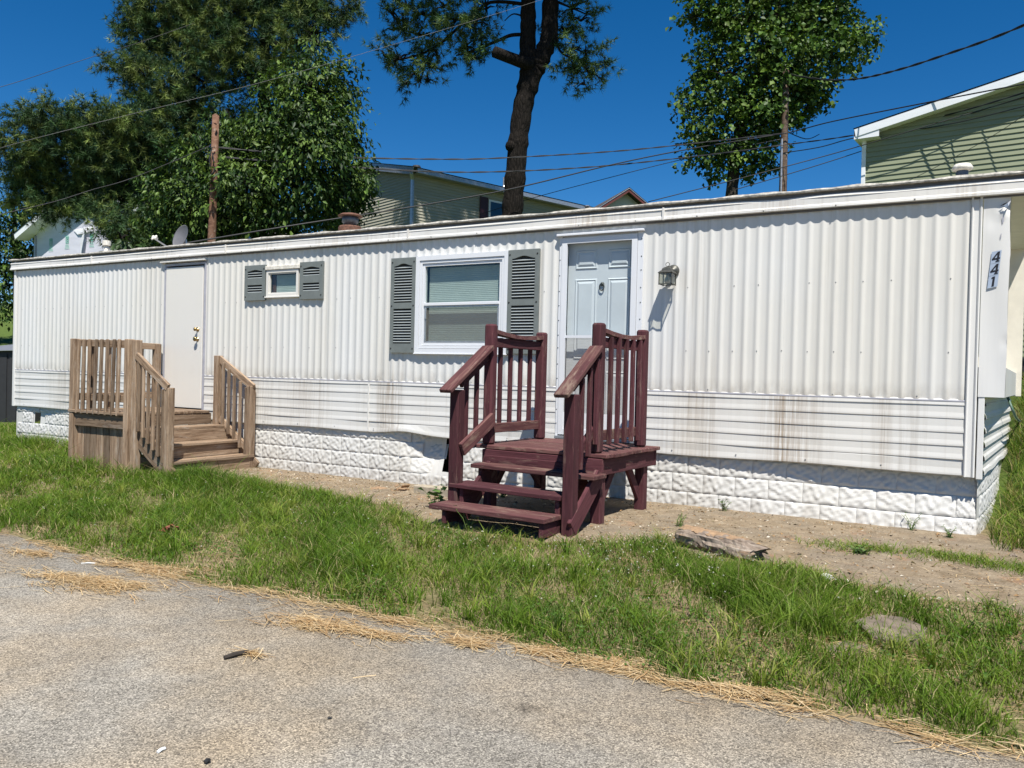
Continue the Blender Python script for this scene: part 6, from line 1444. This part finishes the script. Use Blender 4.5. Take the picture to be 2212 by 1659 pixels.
gap_ = (vnoise(x, y * 0, 2.9, 5) + 0.6 * vnoise(x, y, 9.0, 2) > -0.35) | (rng.uniform(0, 1, n) < 0.30); x, y = x[gap_], y[gap_]; n = len(x)
z = np.where(y < edge_y(x), ROAD_Z + 0.006, terrain(x, y) + 0.012) + np.abs(rng.normal(0, 0.007, n))
th = np.where(rng.uniform(0, 1, n) < 0.3, rng.uniform(-1.6, 1.6, n), rng.normal(0.05, 0.45, n)); d = np.stack([np.cos(th), np.sin(th), 0.06 * rng.standard_normal(n)], 1); s = np.stack([-np.sin(th), np.cos(th), np.zeros(n)], 1)
L = rng.uniform(0.04, 0.20, n)[:, None]; w = (0.0017 * rng.uniform(0.6, 1.5, n))[:, None]; P = np.stack([x, y, z], 1); P[:, 2] += 0.0
bend = s * L * rng.normal(0, 0.08, (n, 1)) + np.array([0, 0, 1]) * L * np.abs(rng.normal(0, 0.03, (n, 1)))
V = np.stack([P - d * L / 2 - s * w, P - d * L / 2 + s * w, P + bend - s * w, P + bend + s * w, P + d * L / 2 - s * w * 0.6, P + d * L / 2 + s * w * 0.6], 1).reshape(-1, 3)
b = np.arange(n)[:, None] * 6; T = np.concatenate([b + [0, 1, 3], b + [0, 3, 2], b + [2, 3, 5], b + [2, 5, 4]], 1).reshape(-1, 3)
cols = np.array([(0.50, 0.34, 0.17), (0.58, 0.43, 0.24), (0.40, 0.25, 0.12), (0.64, 0.50, 0.31)])[rng.integers(0, 4, n)] * rng.uniform(0.7, 1.15, (n, 1))
s_ = fast_mesh('dry_straw', V, T, np.repeat(cols, 6, 0), 'straw'); tag(s_, 'dry golden straw clippings scattered along the road edge', 'straw', None, 'stuff')

# clover heads in the lawn
n = 260; x = np.concatenate([rng.normal(1.8, 0.7, 120), rng.uniform(-7, 5, n - 120)]); y = np.concatenate([rng.normal(-2.3, 0.3, 120), rng.uniform(-3.6, -1.6, n - 120)]); keep = lawn_ok(x, y); x, y = x[keep], y[keep]; n = len(x)
P = np.stack([x, y, terrain(x, y) + tall(x, y) * 0.9 + 0.015], 1); r = 0.0070
o6 = np.array([(1, 0, 0), (-1, 0, 0), (0, 1, 0), (0, -1, 0), (0, 0, 1), (0, 0, -1)]) * r * np.array([1, 1, 0.8])
V = (P[:, None, :] + o6[None]).reshape(-1, 3); f8 = np.array([(0, 2, 4), (2, 1, 4), (1, 3, 4), (3, 0, 4), (2, 0, 5), (1, 2, 5), (3, 1, 5), (0, 3, 5)])
T = (np.arange(n)[:, None, None] * 6 + f8[None]).reshape(-1, 3); cols = np.repeat(np.array([(0.42, 0.42, 0.33)]) * rng.uniform(0.7, 1.15, (n, 1)), 6, 0)
tag(fast_mesh('clover_flowers', V, T, cols, 'straw'), 'small white clover heads dotting the lawn', 'clover', None, 'stuff')
# low clover leaves between the blades
n = 26000; x = rng.uniform(-6.5, 6.0, n); y = rng.uniform(-4.0, -1.3, n); keep = lawn_ok(x, y) & (vnoise(x, y, 1.9, 12) > 0.12); x, y = x[keep], y[keep]; n = len(x)
P = np.stack([x, y, terrain(x, y) + tall(x, y) * rng.uniform(0.3, 0.8, n)], 1); a = rng.uniform(0, 6.28, n); L = rng.uniform(0.010, 0.022, n)
V, T, c = leaves_mesh(P, np.stack([np.cos(a), np.sin(a), 0.15 * rng.standard_normal(n)], 1), L, L * 1.0, np.array([(0.075, 0.150, 0.028), (0.055, 0.120, 0.022), (0.10, 0.175, 0.04)])[rng.integers(0, 3, n)] * rng.uniform(0.8, 1.2, (n, 1)), np.array([0, 0, 1.0]) + 0.25 * rng.standard_normal((n, 3)))
tag(fast_mesh('clover_leaves', V, T, c, 'grass'), 'patches of low round clover leaves growing in the lawn', 'clover', None, 'stuff')
# litter of chips and small stones on the dirt
n = 13000; x = rng.uniform(-4.8, 6.2, n); y0 = dirt_front(x); y = y0 + (np.where(x < 3.7, -0.02, -0.5) - y0) * rng.uniform(0, 1, n)
P = np.stack([x, y, terrain(x, y) + 0.018], 1); d = unit(rng.standard_normal((n, 3)) * np.array([1, 1, 0.25])); L = rng.gamma(2.0, 0.006, n) + 0.004
cols = np.array([(0.42, 0.34, 0.25), (0.12, 0.09, 0.07), (0.30, 0.20, 0.12), (0.55, 0.50, 0.42), (0.38, 0.24, 0.12)])[rng.integers(0, 5, n)] * rng.uniform(0.7, 1.2, (n, 1))
V, T, c = leaves_mesh(P, d, L, L * rng.uniform(0.25, 0.8, n), cols)
tag(fast_mesh('dirt_debris', V, T, c, 'straw'), 'wood chips and grit scattered over the bare dirt', 'debris', None, 'stuff')

# single weeds
def weed(px, py, lab, h, nst, lsz, palette, asp=0.4, flower=False, spread=0.35):
    c = on_ground(px, py); t = thing('weed', (c.x, c.y, c.z), lab, 'weed', 'weeds along the wall')
    mb = MB(); P, A, Ls = [], [], []; tips = []
    for k in range(nst):
        a = random.uniform(0, 6.28); ln = h * random.uniform(0.5, 1.1); d = Vector((math.cos(a) * spread, math.sin(a) * spread, 1)).normalized()
        p0 = c + Vector((random.uniform(-.02, .02), random.uniform(-.02, .02), 0)); p1 = p0 + d * ln * 0.6; p2 = p0 + d * ln + Vector((math.cos(a), math.sin(a), -0.3)) * ln * 0.15
        mb.tube([p0, p1, p2], [0.003, 0.0025, 0.0015], 5, False); tips.append(p2)
        for q in range(7):
            tt = 0.2 + 0.8 * q / 6; pt = p0.lerp(p1, tt * 1.6) if tt < 0.62 else p1.lerp(p2, (tt - 0.6) * 2.5); aa = random.uniform(0, 6.28)
            P.append(pt); A.append((math.cos(aa), math.sin(aa), 0.25)); Ls.append(lsz * random.uniform(0.6, 1.2))
    mb.obj('stem', 'stem_green', t)
    P, A, Ls = np.array(P), np.array(A), np.array(Ls); V, T, cc = leaves_mesh(P, A, Ls, Ls * asp, pick(palette, len(P)))
    fast_mesh('leaves', V, T, cc, 'leaf', t)
    if flower:
        mb = MB()
        for p in tips: mb.lathe([(0.004, -0.006), (0.011, 0), (0.004, 0.006)], p, 6)
        mb.obj('flowers', 'white_litter', t)
WG = [(0.07, 0.14, 0.03), (0.10, 0.17, 0.04), (0.05, 0.11, 0.03)]
weed(938, 1100, 'broad leaved weed growing at the left end of the bottom maroon step', 0.24, 4, 0.085, WG, 0.65)
weed(1085, 1078, 'white flowering weed in the shade under the maroon steps', 0.12, 8, 0.035, WG, 0.5, True)
weed(1562, 1108, 'thin weed against the skirting right of the maroon porch', 0.16, 6, 0.035, WG, 0.35)
weed(1466, 1142, 'feathery low weed on the dirt behind the log', 0.13, 9, 0.03, [(0.14, 0.17, 0.05), (0.2, 0.2, 0.07)], 0.25)
weed(1968, 1150, 'tall spindly weed at the skirting near the right corner', 0.20, 6, 0.03, WG, 0.3)
weed(2050, 1165, 'small weed close to the right corner of the skirting', 0.12, 7, 0.03, WG, 0.35)
weed(1855, 1200, 'bushy bright green weed at the left end of the green strip on the dirt', 0.10, 14, 0.035, WG, 0.5, False, 0.9)
weed(1010, 1148, 'long bladed weed in front of the bottom maroon step', 0.20, 6, 0.05, WG, 0.2)
#print('TRIS', sum(len(o.data.polygons) for o in bpy.data.objects if o.type == 'MESH'))
